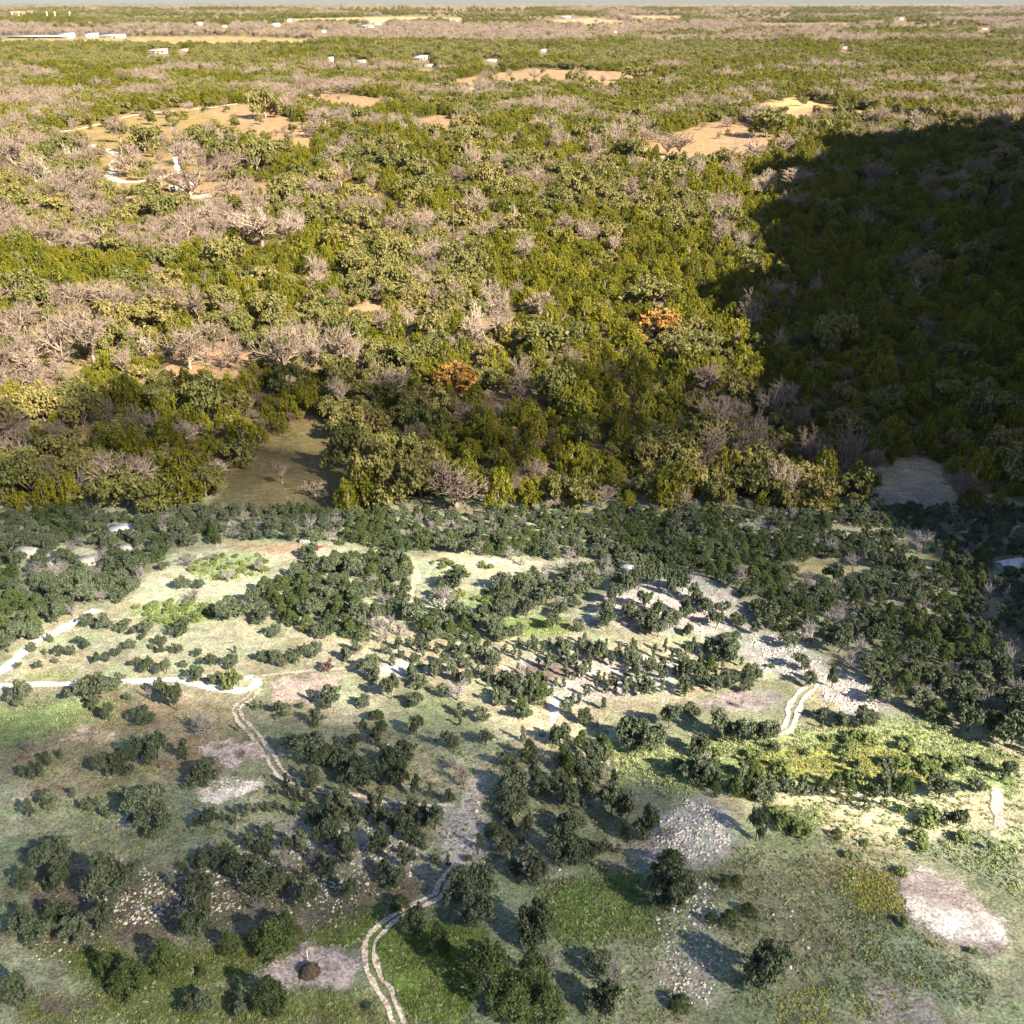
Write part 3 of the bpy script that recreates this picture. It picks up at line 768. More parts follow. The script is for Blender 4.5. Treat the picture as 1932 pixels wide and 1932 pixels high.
tile('U', 'oak', [(1170, 855, 190, 240), (1120, 570, 250, 210), (1690, 305, 280, 180), (180, 1030, 200, 210), (450, 910, 220, 200), (1350, 1110, 160, 190), (1480, 1160, 150, 130), (1680, 1210, 160, 190), (1860, 1230, 180, 200), (600, 900, 160, 140), (1780, 560, 200, 130)])
tile('U', 'juniper', [(1050, 1390, 120, 140), (820, 1115, 120, 230), (880, 1310, 140, 150), (1140, 1120, 100, 100), (1340, 750, 170, 140), (560, 1110, 150, 170), (1000, 1010, 120, 160), (300, 500, 160, 170), (1240, 1330, 70, 110), (1500, 880, 130, 190), (1230, 860, 130, 150), (670, 1060, 110, 120)])
tile('V', 'bare', [(570, 275, 150, 120), (790, 235, 95, 120), (190, 805, 210, 200), (200, 1175, 260, 300), (345, 1195, 210, 230), (590, 1375, 240, 260), (40, 1395, 160, 160), (960, 710, 100, 90), (1150, 700, 110, 80), (1380, 450, 130, 100)])
tile('V', 'snag', [(678, 235, 45, 75), (600, 525, 110, 115), (1340, 250, 130, 100)])
tile('V', 'oak', [(600, 155, 130, 100), (880, 570, 210, 240), (70, 1210, 160, 210), (800, 660, 130, 90), (280, 1395, 190, 190)])
tile('V', 'juniper', [(350, 535, 230, 210), (680, 470, 140, 110), (830, 1280, 240, 230), (1010, 1310, 100, 180), (740, 1395, 70, 120), (840, 1395, 150, 110), (1640, 1395, 190, 100), (440, 1000, 110, 120), (620, 870, 130, 130), (1100, 300, 160, 120)])
tile('P', 'bare', [(725, 970, 180, 180), (965, 900, 220, 150), (340, 1280, 170, 120), (440, 1060, 180, 150), (1110, 960, 70, 130), (1260, 965, 180, 150), (1740, 745, 180, 130), (1430, 1345, 310, 210), (540, 515, 150, 70), (660, 780, 120, 140), (870, 1305, 100, 110), (1050, 1090, 300, 110), (90, 950, 190, 200), (200, 560, 150, 80), (1700, 640, 120, 60), (330, 560, 140, 80), (1590, 1290, 170, 120), (880, 1010, 130, 110), (1250, 1080, 160, 100), (1360, 1040, 150, 80)])
tile('P', 'snag', [(275, 1035, 130, 190), (400, 900, 110, 120), (1290, 800, 30, 60)])
tile('P', 'oak', [(790, 835, 190, 150), (1130, 835, 150, 130), (1400, 945, 170, 180), (1450, 645, 180, 150), (945, 690, 70, 80), (1780, 1060, 170, 140), (1640, 1010, 130, 120), (800, 1110, 180, 110), (1150, 730, 70, 60), (830, 680, 60, 70), (410, 600, 100, 80), (1180, 720, 70, 70), (500, 680, 60, 60)])
tile('P', 'juniper', [(1650, 660, 110, 90), (1880, 720, 130, 90), (1560, 930, 120, 110), (1480, 900, 80, 80)])
tile('Q', 'oak', [(600, 520, 110, 80), (660, 525, 90, 70), (1600, 440, 140, 70), (1260, 450, 70, 60)])
tile('Q', 'bare', [(805, 445, 70, 60), (1250, 440, 60, 50), (480, 740, 150, 70), (1530, 830, 150, 110), (1780, 850, 200, 110), (1060, 445, 60, 50)])
tile('Q', 'snag', [(950, 1240, 60, 120)])
tile('R', 'oak', [(530, 750, 190, 150), (300, 930, 150, 120), (850, 670, 150, 80), (950, 680, 110, 120), (1160, 500, 110, 60), (660, 690, 70, 60)])
tile('R', 'snag', [(350, 850, 80, 90)])
tile('R', 'bare', [(50, 850, 140, 120), (670, 1050, 220, 120), (1100, 1010, 200, 80), (1780, 1280, 60, 40)])

for px, py, w_, h_ in ((665, 890, 110, 120), (720, 935, 125, 135), (760, 955, 110, 120), (655, 962, 70, 75)): put('oak' if px != 655 else 'juniper', px, py, w_, h_)
# near hillside: trees one can pick out
tile('A', 'scrub_oak', [(275, 728, 55, 62), (175, 775, 72, 62), (105, 875, 55, 58), (210, 875, 60, 66), (325, 805, 72, 78), (393, 808, 65, 88), (440, 748, 72, 80), (470, 774, 60, 78), (715, 776, 82, 84), (783, 722, 52, 62), (640, 818, 84, 84), (530, 850, 62, 92), (583, 845, 52, 82), (880, 748, 84, 84), (885, 792, 62, 72), (950, 787, 62, 62), (980, 792, 52, 68), (1080, 807, 74, 58), (1150, 862, 112, 112), (1000, 866, 56, 52), (1265, 872, 104, 104), (755, 870, 82, 92), (810, 892, 112, 112), (900, 902, 112, 112), (1070, 942, 142, 112), (1180, 962, 112, 102), (130, 1078, 150, 190), (465, 1042, 190, 180), (555, 1032, 200, 190), (640, 992, 112, 112), (520, 1102, 82, 104), (600, 1162, 82, 132), (880, 1032, 84, 134), (965, 1104, 112, 190), (785, 1178, 142, 142), (1440, 832, 112, 84), (1520, 852, 132, 112), (1600, 847, 112, 112), (1800, 1087, 160, 150), (1680, 1365, 280, 200), (1780, 1402, 200, 150), (1850, 1425, 170, 160), (575, 1455, 134, 154), (690, 1455, 154, 184), (780, 1405, 124, 214), (870, 1414, 164, 244), (1110, 1500, 230, 190), (1740, 700, 120, 100), (1800, 690, 140, 110), (1650, 820, 100, 110), (1720, 810, 110, 110), (1500, 700, 100, 90), (580, 660, 120, 120), (480, 640, 110, 80), (680, 670, 120, 80), (790, 690, 150, 110), (990, 690, 160, 120), (1250, 610, 200, 140), (1430, 620, 140, 110), (1690, 270, 130, 70), (1640, 315, 60, 50), (900, 340, 90, 60), (990, 440, 110, 80), (1090, 440, 90, 60)])
tile('A', 'green_tree', [(830, 767, 44, 50), (1265, 987, 150, 160)])
tile('A', 'dead', [(820, 1052, 54, 114), (1130, 1224, 200, 174), (1080, 1215, 90, 140), (145, 1332, 62, 94), (1060, 500, 150, 70), (1030, 320, 110, 80), (1145, 285, 60, 60), (1270, 310, 60, 50), (1420, 350, 120, 100), (180, 390, 180, 50), (1240, 400, 110, 60), (1000, 290, 80, 50), (1320, 1350, 90, 60)])
tile('A', 'sapling', [(250, 796, 32, 38), (305, 846, 32, 38), (1285, 792, 22, 48), (700, 1047, 40, 46), (265, 1402, 46, 94), (225, 1455, 40, 94), (120, 1452, 50, 64), (175, 1460, 40, 74), (335, 1367, 36, 66), (1010, 1372, 72, 124), (1695, 1052, 30, 66), (1730, 1182, 90, 112), (1535, 1127, 102, 102), (1395, 1102, 32, 62), (1425, 1092, 30, 52), (1640, 1092, 36, 42), (1300, 1217, 22, 52), (1895, 840, 40, 90)])
tile('A', 'plum', [(1790, 892, 86, 100)])
tile('B', 'scrub_oak', [(170, 905, 170, 140), (40, 820, 100, 90), (410, 840, 70, 70), (390, 910, 60, 80), (520, 900, 100, 110), (690, 870, 80, 80), (830, 860, 110, 80), (1660, 1010, 150, 110), (1590, 1300, 260, 220), (1690, 1320, 240, 210), (1790, 1200, 150, 190), (1330, 1180, 110, 120), (1200, 1300, 150, 180), (1430, 1310, 90, 120), (280, 1040, 130, 170), (410, 1080, 120, 100), (440, 980, 120, 80), (190, 1160, 90, 90), (200, 1260, 110, 110), (130, 1080, 110, 90), (420, 1240, 110, 140), (600, 1320, 110, 150), (780, 1160, 110, 110), (800, 1290, 120, 120), (910, 1410, 130, 130), (340, 1400, 190, 130), (970, 690, 110, 90), (920, 700, 90, 60), (1160, 660, 120, 110), (1300, 670, 80, 90), (880, 960, 130, 90), (960, 1040, 130, 120), (1060, 1000, 150, 120), (880, 1060, 130, 110), (1000, 1150, 150, 110), (1230, 1130, 90, 110), (1840, 1430, 90, 90), (620, 440, 200, 110), (780, 590, 120, 90), (1330, 780, 110, 100), (1230, 800, 110, 110), (1410, 820, 110, 130), (1590, 840, 130, 120), (1450, 640, 150, 120), (1730, 700, 130, 130), (1700, 880, 90, 90), (1610, 900, 50, 90), (1860, 850, 30, 80), (1900, 940, 110, 150), (1890, 690, 80, 70), (1560, 590, 80, 80), (540, 490, 110, 80), (1010, 520, 120, 80)])
tile('B', 'dead', [(640, 1045, 170, 150), (640, 1425, 160, 110), (1010, 1290, 110, 100), (1410, 1200, 90, 90), (260, 520, 110, 70), (560, 560, 200, 70), (930, 280, 110, 60), (170, 580, 90, 60), (1470, 1420, 70, 90), (230, 480, 90, 50), (980, 310, 90, 60)])
tile('B', 'scrub_juniper', [(125, 1195, 62, 60), (205, 1150, 90, 80), (235, 1190, 62, 50), (700, 640, 120, 70), (690, 1160, 0, 0)][:4])
tile('B', 'sapling', [(655, 1130, 60, 80), (780, 930, 60, 60), (1175, 955, 24, 40), (1220, 980, 26, 60), (1335, 1030, 24, 70), (1355, 1030, 22, 70), (1395, 1005, 22, 60), (1450, 1010, 34, 80), (1410, 940, 30, 60), (1440, 940, 24, 50), (1555, 930, 34, 60), (1290, 915, 34, 60), (1265, 1080, 36, 80), (1300, 1070, 30, 60), (1150, 1020, 40, 50), (655, 1190, 24, 60), (1435, 1100, 40, 80), (1850, 850, 34, 80), (900, 790, 40, 60), (1030, 780, 40, 70), (1070, 760, 30, 60), (1110, 790, 34, 70), (950, 800, 36, 60), (980, 830, 30, 70), (1140, 830, 30, 60), (480, 780, 40, 60), (530, 790, 40, 60), (600, 780, 40, 70), (680, 790, 50, 70), (740, 800, 60, 80), (790, 820, 60, 70), (290, 860, 40, 80), (320, 770, 50, 80), (390, 760, 50, 70), (450, 760, 50, 80), (1360, 850, 36, 60), (1480, 860, 40, 80), (1500, 820, 30, 70), (560, 1030, 60, 80), (1190, 760, 50, 70), (1270, 850, 40, 60), (1210, 830, 40, 60), (440, 880, 40, 50), (1350, 770, 40, 60)])
tile('C', 'scrub_oak', [(100, 690, 70, 80), (370, 640, 110, 100), (300, 830, 230, 160), (180, 960, 160, 150), (320, 960, 130, 120), (410, 1000, 90, 100), (480, 940, 60, 90), (280, 1250, 200, 210), (390, 1280, 170, 200), (510, 1300, 170, 210), (160, 1340, 140, 150), (830, 1150, 120, 90), (930, 1200, 110, 120), (1060, 1200, 170, 160), (1140, 1060, 180, 130), (720, 880, 130, 130), (760, 970, 90, 110), (880, 980, 70, 150), (170, 560, 90, 110), (90, 610, 70, 120), (260, 570, 60, 80), (310, 560, 60, 70), (540, 670, 60, 90), (330, 740, 120, 90), (460, 690, 60, 90), (560, 870, 50, 40), (640, 760, 130, 110), (100, 800, 80, 90), (10, 480, 60, 130), (40, 430, 60, 110), (200, 800, 60, 110), (70, 850, 40, 60), (110, 1140, 130, 100)])
tile('C', 'dead', [(1000, 340, 160, 80), (680, 190, 80, 40), (1100, 540, 100, 50), (1400, 560, 120, 60), (1620, 610, 80, 60), (1820, 700, 120, 70), (1660, 660, 100, 60), (1540, 900, 130, 90), (1270, 870, 120, 80), (1480, 1110, 90, 60), (400, 1090, 60, 70), (1040, 790, 140, 70), (1380, 220, 150, 50), (1620, 250, 120, 40), (970, 880, 90, 110), (180, 1440, 190, 90), (1240, 560, 90, 40), (800, 230, 60, 40), (480, 110, 100, 40)])
tile('C', 'sapling', [(825, 1200, 24, 50), (740, 1340, 60, 40), (560, 1320, 60, 60), (590, 1320, 50, 50), (425, 1390, 40, 60), (1020, 1415, 40, 60), (1690, 1390, 60, 60), (1170, 1400, 70, 50), (1540, 1430, 70, 50), (935, 1380, 30, 40), (1440, 1210, 30, 50), (1850, 1449, 60, 90)])
tile('D', 'scrub_oak', [(290, 590, 240, 150), (600, 780, 220, 280), (700, 740, 180, 210), (590, 940, 120, 170), (320, 730, 150, 170), (850, 400, 200, 170), (800, 320, 230, 190), (1130, 380, 120, 120), (1110, 600, 130, 110), (1230, 600, 130, 130), (1330, 660, 190, 140), (1440, 730, 220, 150), (1530, 700, 170, 130), (1080, 980, 190, 220), (210, 990, 220, 160), (110, 960, 160, 150), (330, 900, 200, 150), (430, 990, 190, 170), (1800, 640, 130, 130), (1660, 820, 100, 150), (1710, 800, 80, 130), (1900, 780, 80, 120), (1440, 530, 90, 110), (1050, 1380, 130, 110), (1120, 1380, 120, 120), (1310, 1400, 130, 110), (110, 1380, 170, 220), (1090, 760, 180, 110), (150, 720, 110, 130), (1850, 260, 150, 120), (1720, 340, 100, 90), (1880, 520, 120, 110)])
tile('D', 'scrub_juniper', [(920, 1150, 160, 190), (1260, 1060, 130, 140), (1490, 1050, 260, 230), (1560, 960, 150, 150), (700, 1250, 230, 200), (600, 1190, 120, 160), (1480, 1390, 200, 230), (1100, 1180, 60, 40)])
tile('D', 'dead', [(330, 660, 120, 100), (1570, 620, 110, 150), (1700, 590, 120, 80), (1400, 840, 90, 90), (1040, 900, 160, 150), (130, 1290, 120, 90)])
tile('D', 'sapling', [(165, 320, 70, 110), (265, 270, 90, 110), (405, 220, 36, 70), (480, 290, 60, 80), (535, 270, 28, 70), (585, 330, 44, 70), (715, 350, 40, 60), (795, 350, 40, 90), (1215, 350, 40, 70), (1280, 365, 34, 60), (1290, 310, 40, 60), (1350, 310, 60, 70), (1400, 300, 40, 60), (1440, 290, 24, 50), (1470, 295, 36, 60), (1500, 285, 26, 60), (1530, 285, 40, 50), (1600, 310, 40, 40), (1505, 200, 40, 60), (1560, 210, 30, 50), (1615, 240, 40, 80), (1665, 230, 30, 60), (1355, 450, 40, 50), (1270, 520, 50, 60), (1000, 610, 60, 50), (935, 690, 60, 70), (1610, 470, 50, 60), (1740, 560, 60, 80), (1160, 330, 60, 70), (125, 105, 40, 70), (180, 120, 40, 80), (232, 105, 34, 80), (270, 40, 40, 70), (1885, 350, 40, 70), (1910, 340, 30, 80), (1700, 190, 24, 60)])
tile('E', 'scrub_oak', [(680, 770, 240, 200), (770, 720, 170, 160), (750, 920, 190, 180), (1060, 1000, 210, 240), (410, 960, 150, 180), (1210, 560, 210, 200), (1250, 420, 180, 160), (1290, 560, 140, 140), (1480, 310, 190, 220), (1560, 340, 110, 160), (1640, 450, 120, 130), (1690, 440, 110, 190), (300, 700, 150, 120), (960, 270, 160, 110), (940, 200, 190, 160), (900, 320, 90, 90), (600, 250, 60, 90), (410, 210, 60, 120), (380, 470, 60, 140), (380, 340, 130, 120), (470, 390, 70, 90), (1070, 700, 130, 190), (1030, 560, 90, 80), (1020, 420, 80, 130), (1250, 300, 110, 160), (910, 530, 110, 120), (960, 640, 90, 90), (870, 430, 100, 80), (50, 560, 110, 140), (60, 760, 90, 120), (1380, 550, 110, 110), (1110, 190, 130, 110), (1360, 120, 150, 140), (130, 160, 130, 160), (280, 170, 50, 120), (320, 90, 110, 140), (1440, 1390, 200, 210), (1400, 1160, 150, 110)])
tile('E', 'dead', [(1090, 690, 170, 190), (1140, 1170, 110, 120), (1490, 1250, 130, 180), (510, 340, 60, 90), (650, 150, 120, 130), (1460, 90, 70, 70), (360, 680, 90, 80), (1790, 430, 100, 80), (430, 950, 80, 120)])
tile('E', 'scrub_juniper', [(540, 1070, 140, 190), (810, 1280, 320, 330), (1050, 1260, 190, 240), (950, 1390, 260, 200), (1130, 1400, 240, 190), (1800, 640, 220, 150), (330, 810, 110, 80), (760, 500, 50, 110), (830, 410, 90, 60), (1550, 440, 50, 110)])
tile('E', 'scrub_oak', [(1800, 830, 260, 270)])
tile('E', 'sapling', [(185, 310, 36, 120), (240, 340, 40, 80), (95, 360, 60, 120), (45, 350, 50, 80), (145, 330, 40, 80), (520, 340, 70, 90), (460, 490, 50, 70), (250, 490, 40, 60), (225, 410, 30, 70), (525, 580, 50, 60), (590, 600, 40, 80), (395, 550, 60, 60), (350, 540, 40, 60), (1415, 605, 26, 50), (1450, 510, 60, 80), (1515, 520, 40, 60), (1230, 250, 80, 130), (1330, 180, 40, 90), (1320, 290, 40, 90), (920, 380, 70, 70), (990, 470, 40, 70), (170, 1380, 60, 50), (60, 720, 40, 40), (700, 560, 40, 40)])
tile('F', 'scrub_oak', [(160, 130, 200, 150), (500, 220, 180, 120), (630, 190, 100, 100), (1470, 220, 200, 150), (1560, 380, 140, 130), (1670, 190, 110, 110), (470, 450, 110, 180), (520, 1250, 250, 290), (1840, 100, 90, 110), (360, 170, 80, 70)])
tile('F', 'scrub_juniper', [(430, 850, 100, 80), (330, 910, 120, 110), (220, 900, 70, 70), (60, 1360, 130, 80), (365, 690, 70, 70), (300, 700, 60, 60), (980, 180, 80, 80), (1090, 190, 80, 70), (1170, 270, 40, 50), (1070, 285, 50, 70), (910, 430, 70, 40), (980, 230, 50, 50), (1540, 70, 70, 40)])
tile('F', 'sapling', [(680, 210, 30, 60), (740, 210, 50, 80), (775, 210, 24, 60), (860, 210, 30, 60), (910, 220, 30, 60), (820, 190, 80, 60), (1120, 220, 40, 70), (1185, 215, 40, 60), (1240, 210, 20, 30), (930, 260, 24, 40), (1060, 240, 40, 40), (250, 220, 26, 40), (1735, 500, 40, 60), (1280, 190, 60, 60), (1810, 130, 30, 60), (970, 260, 20, 30), (1150, 250, 20, 30), (1690, 30, 60, 40), (1630, 40, 60, 40), (1180, 40, 90, 60), (1020, 50, 50, 40), (930, 30, 40, 50)])
tile('F', 'green_shrub', [(1270, 630, 80, 50), (1350, 440, 110, 60), (1370, 500, 90, 60), (1590, 450, 100, 70), (1260, 300, 60, 60), (650, 400, 160, 90), (720, 410, 130, 70), (600, 330, 120, 60), (1400, 340, 180, 80), (1060, 470, 60, 40), (970, 540, 70, 40), (1270, 910, 70, 60), (1650, 1060, 60, 30)])

# ------------------------------------------------------------------ trees that fill the woods
def inpoly(px, py, poly):
    return poly_sd(px, py, poly) < 0

def poisson(cx, cy, r, existing=None):
    """greedy min-distance thinning on a hash grid; r is an array"""
    cell = 14.0 if r.max() > 3 else 4.0
    grid = {}
    keep = []
    ex = existing or []
    for (x, y, rr) in ex:
        grid.setdefault((int(x // cell), int(y // cell)), []).append((x, y, rr))
    for i in range(len(cx)):
        x, y, rr = cx[i], cy[i], r[i]
        gx_, gy_ = int(x // cell), int(y // cell)
        ok = True
        for a in (-1, 0, 1):
            for b in (-1, 0, 1):
                for (u, v, q) in grid.get((gx_ + a, gy_ + b), ()):
                    if (u - x) ** 2 + (v - y) ** 2 < (0.5 * (rr + q)) ** 2:
                        ok = False; break
                if not ok: break
            if not ok: break
        if ok:
            grid.setdefault((gx_, gy_), []).append((x, y, rr)); keep.append(i)
    return np.array(keep, int)

# clearings in the wood beyond: no filling trees inside
CLEAR1 = [c[0] for n_, c in enumerate(COVER[:19]) if n_ != 2]
THIN1 = [[(180, 190), (620, 190), (620, 380), (180, 390)], [(780, 120), (1260, 120), (1260, 180), (780, 190)], [(1380, 180), (1950, 190), (1950, 255), (1400, 250)]]
JUN = [[(-50, 480), (300, 455), (720, 430), (760, 520), (480, 545), (250, 580), (-50, 640)], [(880, 170), (1240, 165), (1480, 190), (1390, 228), (1200, 265), (1150, 290), (960, 290), (905, 250)], [(110, 220), (300, 195), (640, 150), (800, 140), (830, 165), (640, 180), (400, 200), (130, 235)], [(1380, 300), (1990, 250), (1990, 990), (1550, 990), (1450, 700)], [(600, 250), (720, 230), (800, 290), (700, 320)], [(900, 480), (1350, 440), (1400, 640), (950, 640)]]
BARE = [[(-50, 230), (160, 215), (220, 300), (420, 330), (520, 360), (470, 440), (250, 500), (-50, 460)], [(-50, 560), (600, 590), (700, 700), (420, 720), (-50, 780)], [(640, 440), (860, 440), (900, 560), (640, 600)]]

def fill_wood():
    N = 90000
    yy = np.sqrt(RNG.random(N) * (1000 ** 2 - 194 ** 2) + 194 ** 2)
    xx = (RNG.random(N) * 2 - 1) * (0.60 * yy + 14)
    zz = hz(xx, yy); px, py, d = proj(xx, yy, zz)
    nn = fbm(xx / 38 + 20, yy / 60, 3) + 0.12 * RNG.normal(size=N)
    n2 = fbm(xx / 60 + 80, yy / 90 + 4, 3)
    jun = np.full(N, 0.50); bare = np.full(N, 0.12)
    for p in JUN:
        m = inpoly(px, py, p); jun[m] = 0.78; bare[m] = 0.07
    for p in BARE:
        m = inpoly(px, py, p); jun[m] = 0.16; bare[m] = 0.12 if p is BARE[2] else 0.36
    left = smooth(800, 100, px) if False else 1 - smooth(100, 800, px)
    far = 1 - smooth(130, 330, py)
    jun = np.where(py < 330, jun * (1 - 0.35 * left * far), jun)
    rank = np.clip((nn - 0.2) / 0.6, 0, 1)
    u = np.clip(0.55 * rank + 0.45 * RNG.random(N), 0, 1)
    u = np.argsort(np.argsort(u)) / N
    kind = np.where(u < jun, 0, np.where(u > 1 - bare, 2, 1))
    grow = 1 + 0.35 * smooth(300, 800, yy)
    w = np.choose(kind, [5.0 + 7.0 * RNG.random(N) ** 1.5, 8.0 + 9.5 * RNG.random(N) ** 1.5, 7.0 + 9.0 * RNG.random(N) ** 1.3]) * grow
    h = np.choose(kind, [w * (0.72 + 0.4 * RNG.random(N)), w * (0.62 + 0.3 * RNG.random(N)), w * (0.75 + 0.35 * RNG.random(N))])
    ok = (RNG.random(N) < smooth(192, 208, yy) + 0.1)
    for p in CLEAR1:
        ok &= ~(poly_sd(px, py, p) < 1)
        ok &= ~((poly_sd(px, py - 0.8 * h * FPX / d, p) < 0) & (py < 340) & (RNG.random(N) < 0.8))
    for p in THIN1:
        ok &= ~(inpoly(px, py, p) & (RNG.random(N) < 0.45))
    # the lone house, its drive and the lane stay open
    for (cx, cy, rx, ry) in ((340, 352, 42, 22), (860, 480, 8, 8), (312, 352, 26, 14)):
        ok &= ((px - cx) / rx) ** 2 + ((py - cy) / ry) ** 2 > 1
    for seg in LANES1:
        S = np.asarray(seg, float)
        for a, b in zip(S[:-1], S[1:]):
            e = b - a; t = np.clip(((px - a[0]) * e[0] + (py - a[1]) * e[1]) / (e @ e), 0, 1)
            ok &= np.hypot(px - a[0] - t * e[0], (py - a[1] - t * e[1]) * 1.3) > 11
    # tops of trees must not stand in front of small clearings just behind: keep only low ones there
    xx, yy, zz, px, py, d, kind, w, h = (v[ok] for v in (xx, yy, zz, px, py, d, kind, w, h))
    ex = [(t['x'], t['y'], t['w'] * 0.85) for t in TREES if t['y'] > 206]
    k = poisson(xx, yy, w * 0.62, ex)
    return [v[k] for v in (xx, yy, zz, px, py, d, kind, w, h)]

# lone trees dotted over the open fields of the plain
for poly, n in ((COVER[6][0], 34), (COVER[7][0], 9), (COVER[8][0], 16), (COVER[11][0], 26), (COVER[10][0], 6), (COVER[14][0], 9), (COVER[16][0], 14), (COVER[9][0], 8)):
    P = np.array(poly); c = 0
    while c < n:
        px = random.uniform(P[:, 0].min(), P[:, 0].max()); py = random.uniform(P[:, 1].min(), P[:, 1].max())
        if poly_sd(np.array([px]), np.array([py]), poly)[0] < -2:
            s_ = random.uniform(0.5, 1.0) * (8 + py * 0.07)
            put(random.choice(['oak', 'oak', 'bare', 'bare', 'juniper']), px, py, s_ * 1.1, s_); c += 1
LANES1 = [[(90, 252), (250, 218), (400, 203), (600, 178)], [(140, 268), (222, 292), (207, 330), (262, 343), (330, 328)]]
W1 = fill_wood()
KN = ['juniper', 'oak', 'bare']
for i in range(len(W1[0])):
    x, y, z, px, py, d, kd, w, h = (v[i] for v in W1)
    if -60 < px < 1990:
        TREES.append(dict(kind=KN[int(kd)], x=float(x), y=float(y), z=float(z), w=float(w), h=float(h), px=float(px), py=float(py), hero=False, area=w * h * (FPX / d) ** 2))

FOREST2 = [
    [(-60, 960), (1990, 960), (1990, 1010), (1700, 1020), (1500, 1062), (1300, 1072), (1130, 1062), (960, 1048), (800, 1046), (640, 1028), (340, 1034), (340, 1060), (290, 1090), (250, 1132), (172, 1146), (100, 1190), (-60, 1280)],
    [(500, 1112), (640, 1052), (770, 1046), (770, 1130), (800, 1160), (900, 1165), (950, 1195), (930, 1215), (700, 1212), (560, 1185), (470, 1172), (440, 1152)],
    [(910, 1095), (1000, 1090), (1150, 1072), (1300, 1072), (1140, 1108), (1080, 1150), (1060, 1168), (940, 1165)],
    [(1310, 1075), (1500, 1050), (1990, 1000), (1990, 1440), (1880, 1412), (1720, 1352), (1650, 1300), (1590, 1255), (1450, 1185), (1410, 1130)],
]
CLEAR2 = [COVER[i][0] for i in range(len(COVER)) if len(COVER[i][0]) and np.mean([p[1] for p in COVER[i][0]]) > 990 and np.mean([p[1] for p in COVER[i][0]]) < 1240 and i > 22]

def fill_scrub():
    N = 40000
    px = RNG.random(N) * 2060 - 64; py = 964 + (RNG.random(N) ** 1.15) * 540
    x, y, z = hit(px, py); _, _, d = proj(x, y, z)
    ok = np.zeros(N, bool)
    for p in FOREST2: ok |= inpoly(px, py, p)
    for p in CLEAR2: ok &= ~(poly_sd(px, py, p) < 2)
    for seg in ([(-30, 1290), (20, 1253), (60, 1217), (110, 1190), (182, 1150)], [(778, 1060), (785, 1090), (772, 1120), (776, 1150)]):
        S = np.asarray(seg, float)
        for a, b in zip(S[:-1], S[1:]):
            e = b - a; t = np.clip(((px - a[0]) * e[0] + (py - a[1]) * e[1]) / (e @ e), 0, 1)
            ok &= np.hypot(px - a[0] - t * e[0], py - a[1] - t * e[1]) > 8
    for hx_, hy_, hw_ in ((233, 1001, 44), (50, 1046, 40), (166, 1063, 38), (236, 1035, 26), (1905, 1072, 50), (1184, 1072, 24), (604, 1036, 14), (576, 1022, 20), (48, 1004, 16)):
        ok &= ~((np.abs(px - hx_) < hw_ * 0.55 + 4) & (py > hy_ - 12) & (py < hy_ + 16))
    n = fbm(x / 9 + 33, y / 14, 3) + 0.10 * RNG.normal(size=N)
    kind = np.where(n > 0.52, 0, np.where(n > 0.34, 1, 2))
    kind = np.where((kind == 2) & (RNG.random(N) < 0.55), 1, kind)
    wpx = (20 + np.maximum(py - 980, 0) * 0.085) * (0.75 + 0.6 * RNG.random(N)) * np.choose(kind, [0.9, 1.15, 1.0])
    w = wpx * d / FPX
    h = w * np.choose(kind, [0.95 + 0.3 * RNG.random(N), 0.8 + 0.3 * RNG.random(N), 0.85 + 0.3 * RNG.random(N)])
    x, y, z, px, py, d, kind, w, h = (v[ok] for v in (x, y, z, px, py, d, kind, w, h))
    ex = [(t['x'], t['y'], t['w'] * 0.8) for t in TREES if t['y'] < 212]
    k = poisson(x, y, w * 0.78, ex)
    return [v[k] for v in (x, y, z, px, py, d, kind, w, h)]
W2 = fill_scrub()
KN2 = ['scrub_juniper', 'scrub_oak', 'dead']
for i in range(len(W2[0])):
    x, y, z, px, py, d, kd, w, h = (v[i] for v in W2)
    TREES.append(dict(kind=KN2[int(kd)], x=float(x), y=float(y), z=float(z), w=float(w), h=float(h), px=float(px), py=float(py), hero=False, area=w * h * (FPX / d) ** 2))

# loose stands of slender saplings
for poly, n, kinds in (([(960, 1215), (1150, 1215), (1330, 1225), (1500, 1260), (1320, 1320), (1050, 1310), (960, 1270)], 95, ['sapling']), ([(480, 1490), (760, 1450), (860, 1500), (820, 1640), (600, 1680), (460, 1600)], 42, ['sapling', 'sapling', 'sapling', 'scrub_oak']),
                       ([(560, 1400), (740, 1400), (760, 1480), (620, 1480)], 16, ['scrub_oak', 'sapling']), ([(930, 1285), (1035, 1280), (1040, 1330), (980, 1350), (930, 1330)], 26, ['scrub_oak', 'sapling', 'scrub_juniper']), ([(940, 1390), (1030, 1380), (1150, 1430), (1160, 1500), (1080, 1510), (960, 1470)], 26, ['sapling', 'scrub_oak', 'scrub_juniper']),
                       ([(1310, 1230), (1400, 1210), (1440, 1290), (1330, 1300)], 12, ['scrub_oak', 'scrub_juniper']), ([(1330, 1470), (1720, 1470), (1720, 1505), (1340, 1505)], 26, ['sapling', 'scrub_juniper']), ([(660, 1230), (940, 1220), (940, 1300), (700, 1290)], 30, ['sapling', 'scrub_oak'])):
    P = np.array(poly); c = 0
    while c < n:
        px = random.uniform(P[:, 0].min(), P[:, 0].max()); py = random.uniform(P[:, 1].min(), P[:, 1].max())
        if inpoly(np.array([px]), np.array([py]), poly)[0]:
            kd = random.choice(kinds); s_ = random.uniform(0.7, 1.3) * (22 + (py - 1200) * 0.05)
            put(kd, px, py, s_ * (0.46 if kd == 'sapling' else 0.9), s_ * 1.1); c += 1
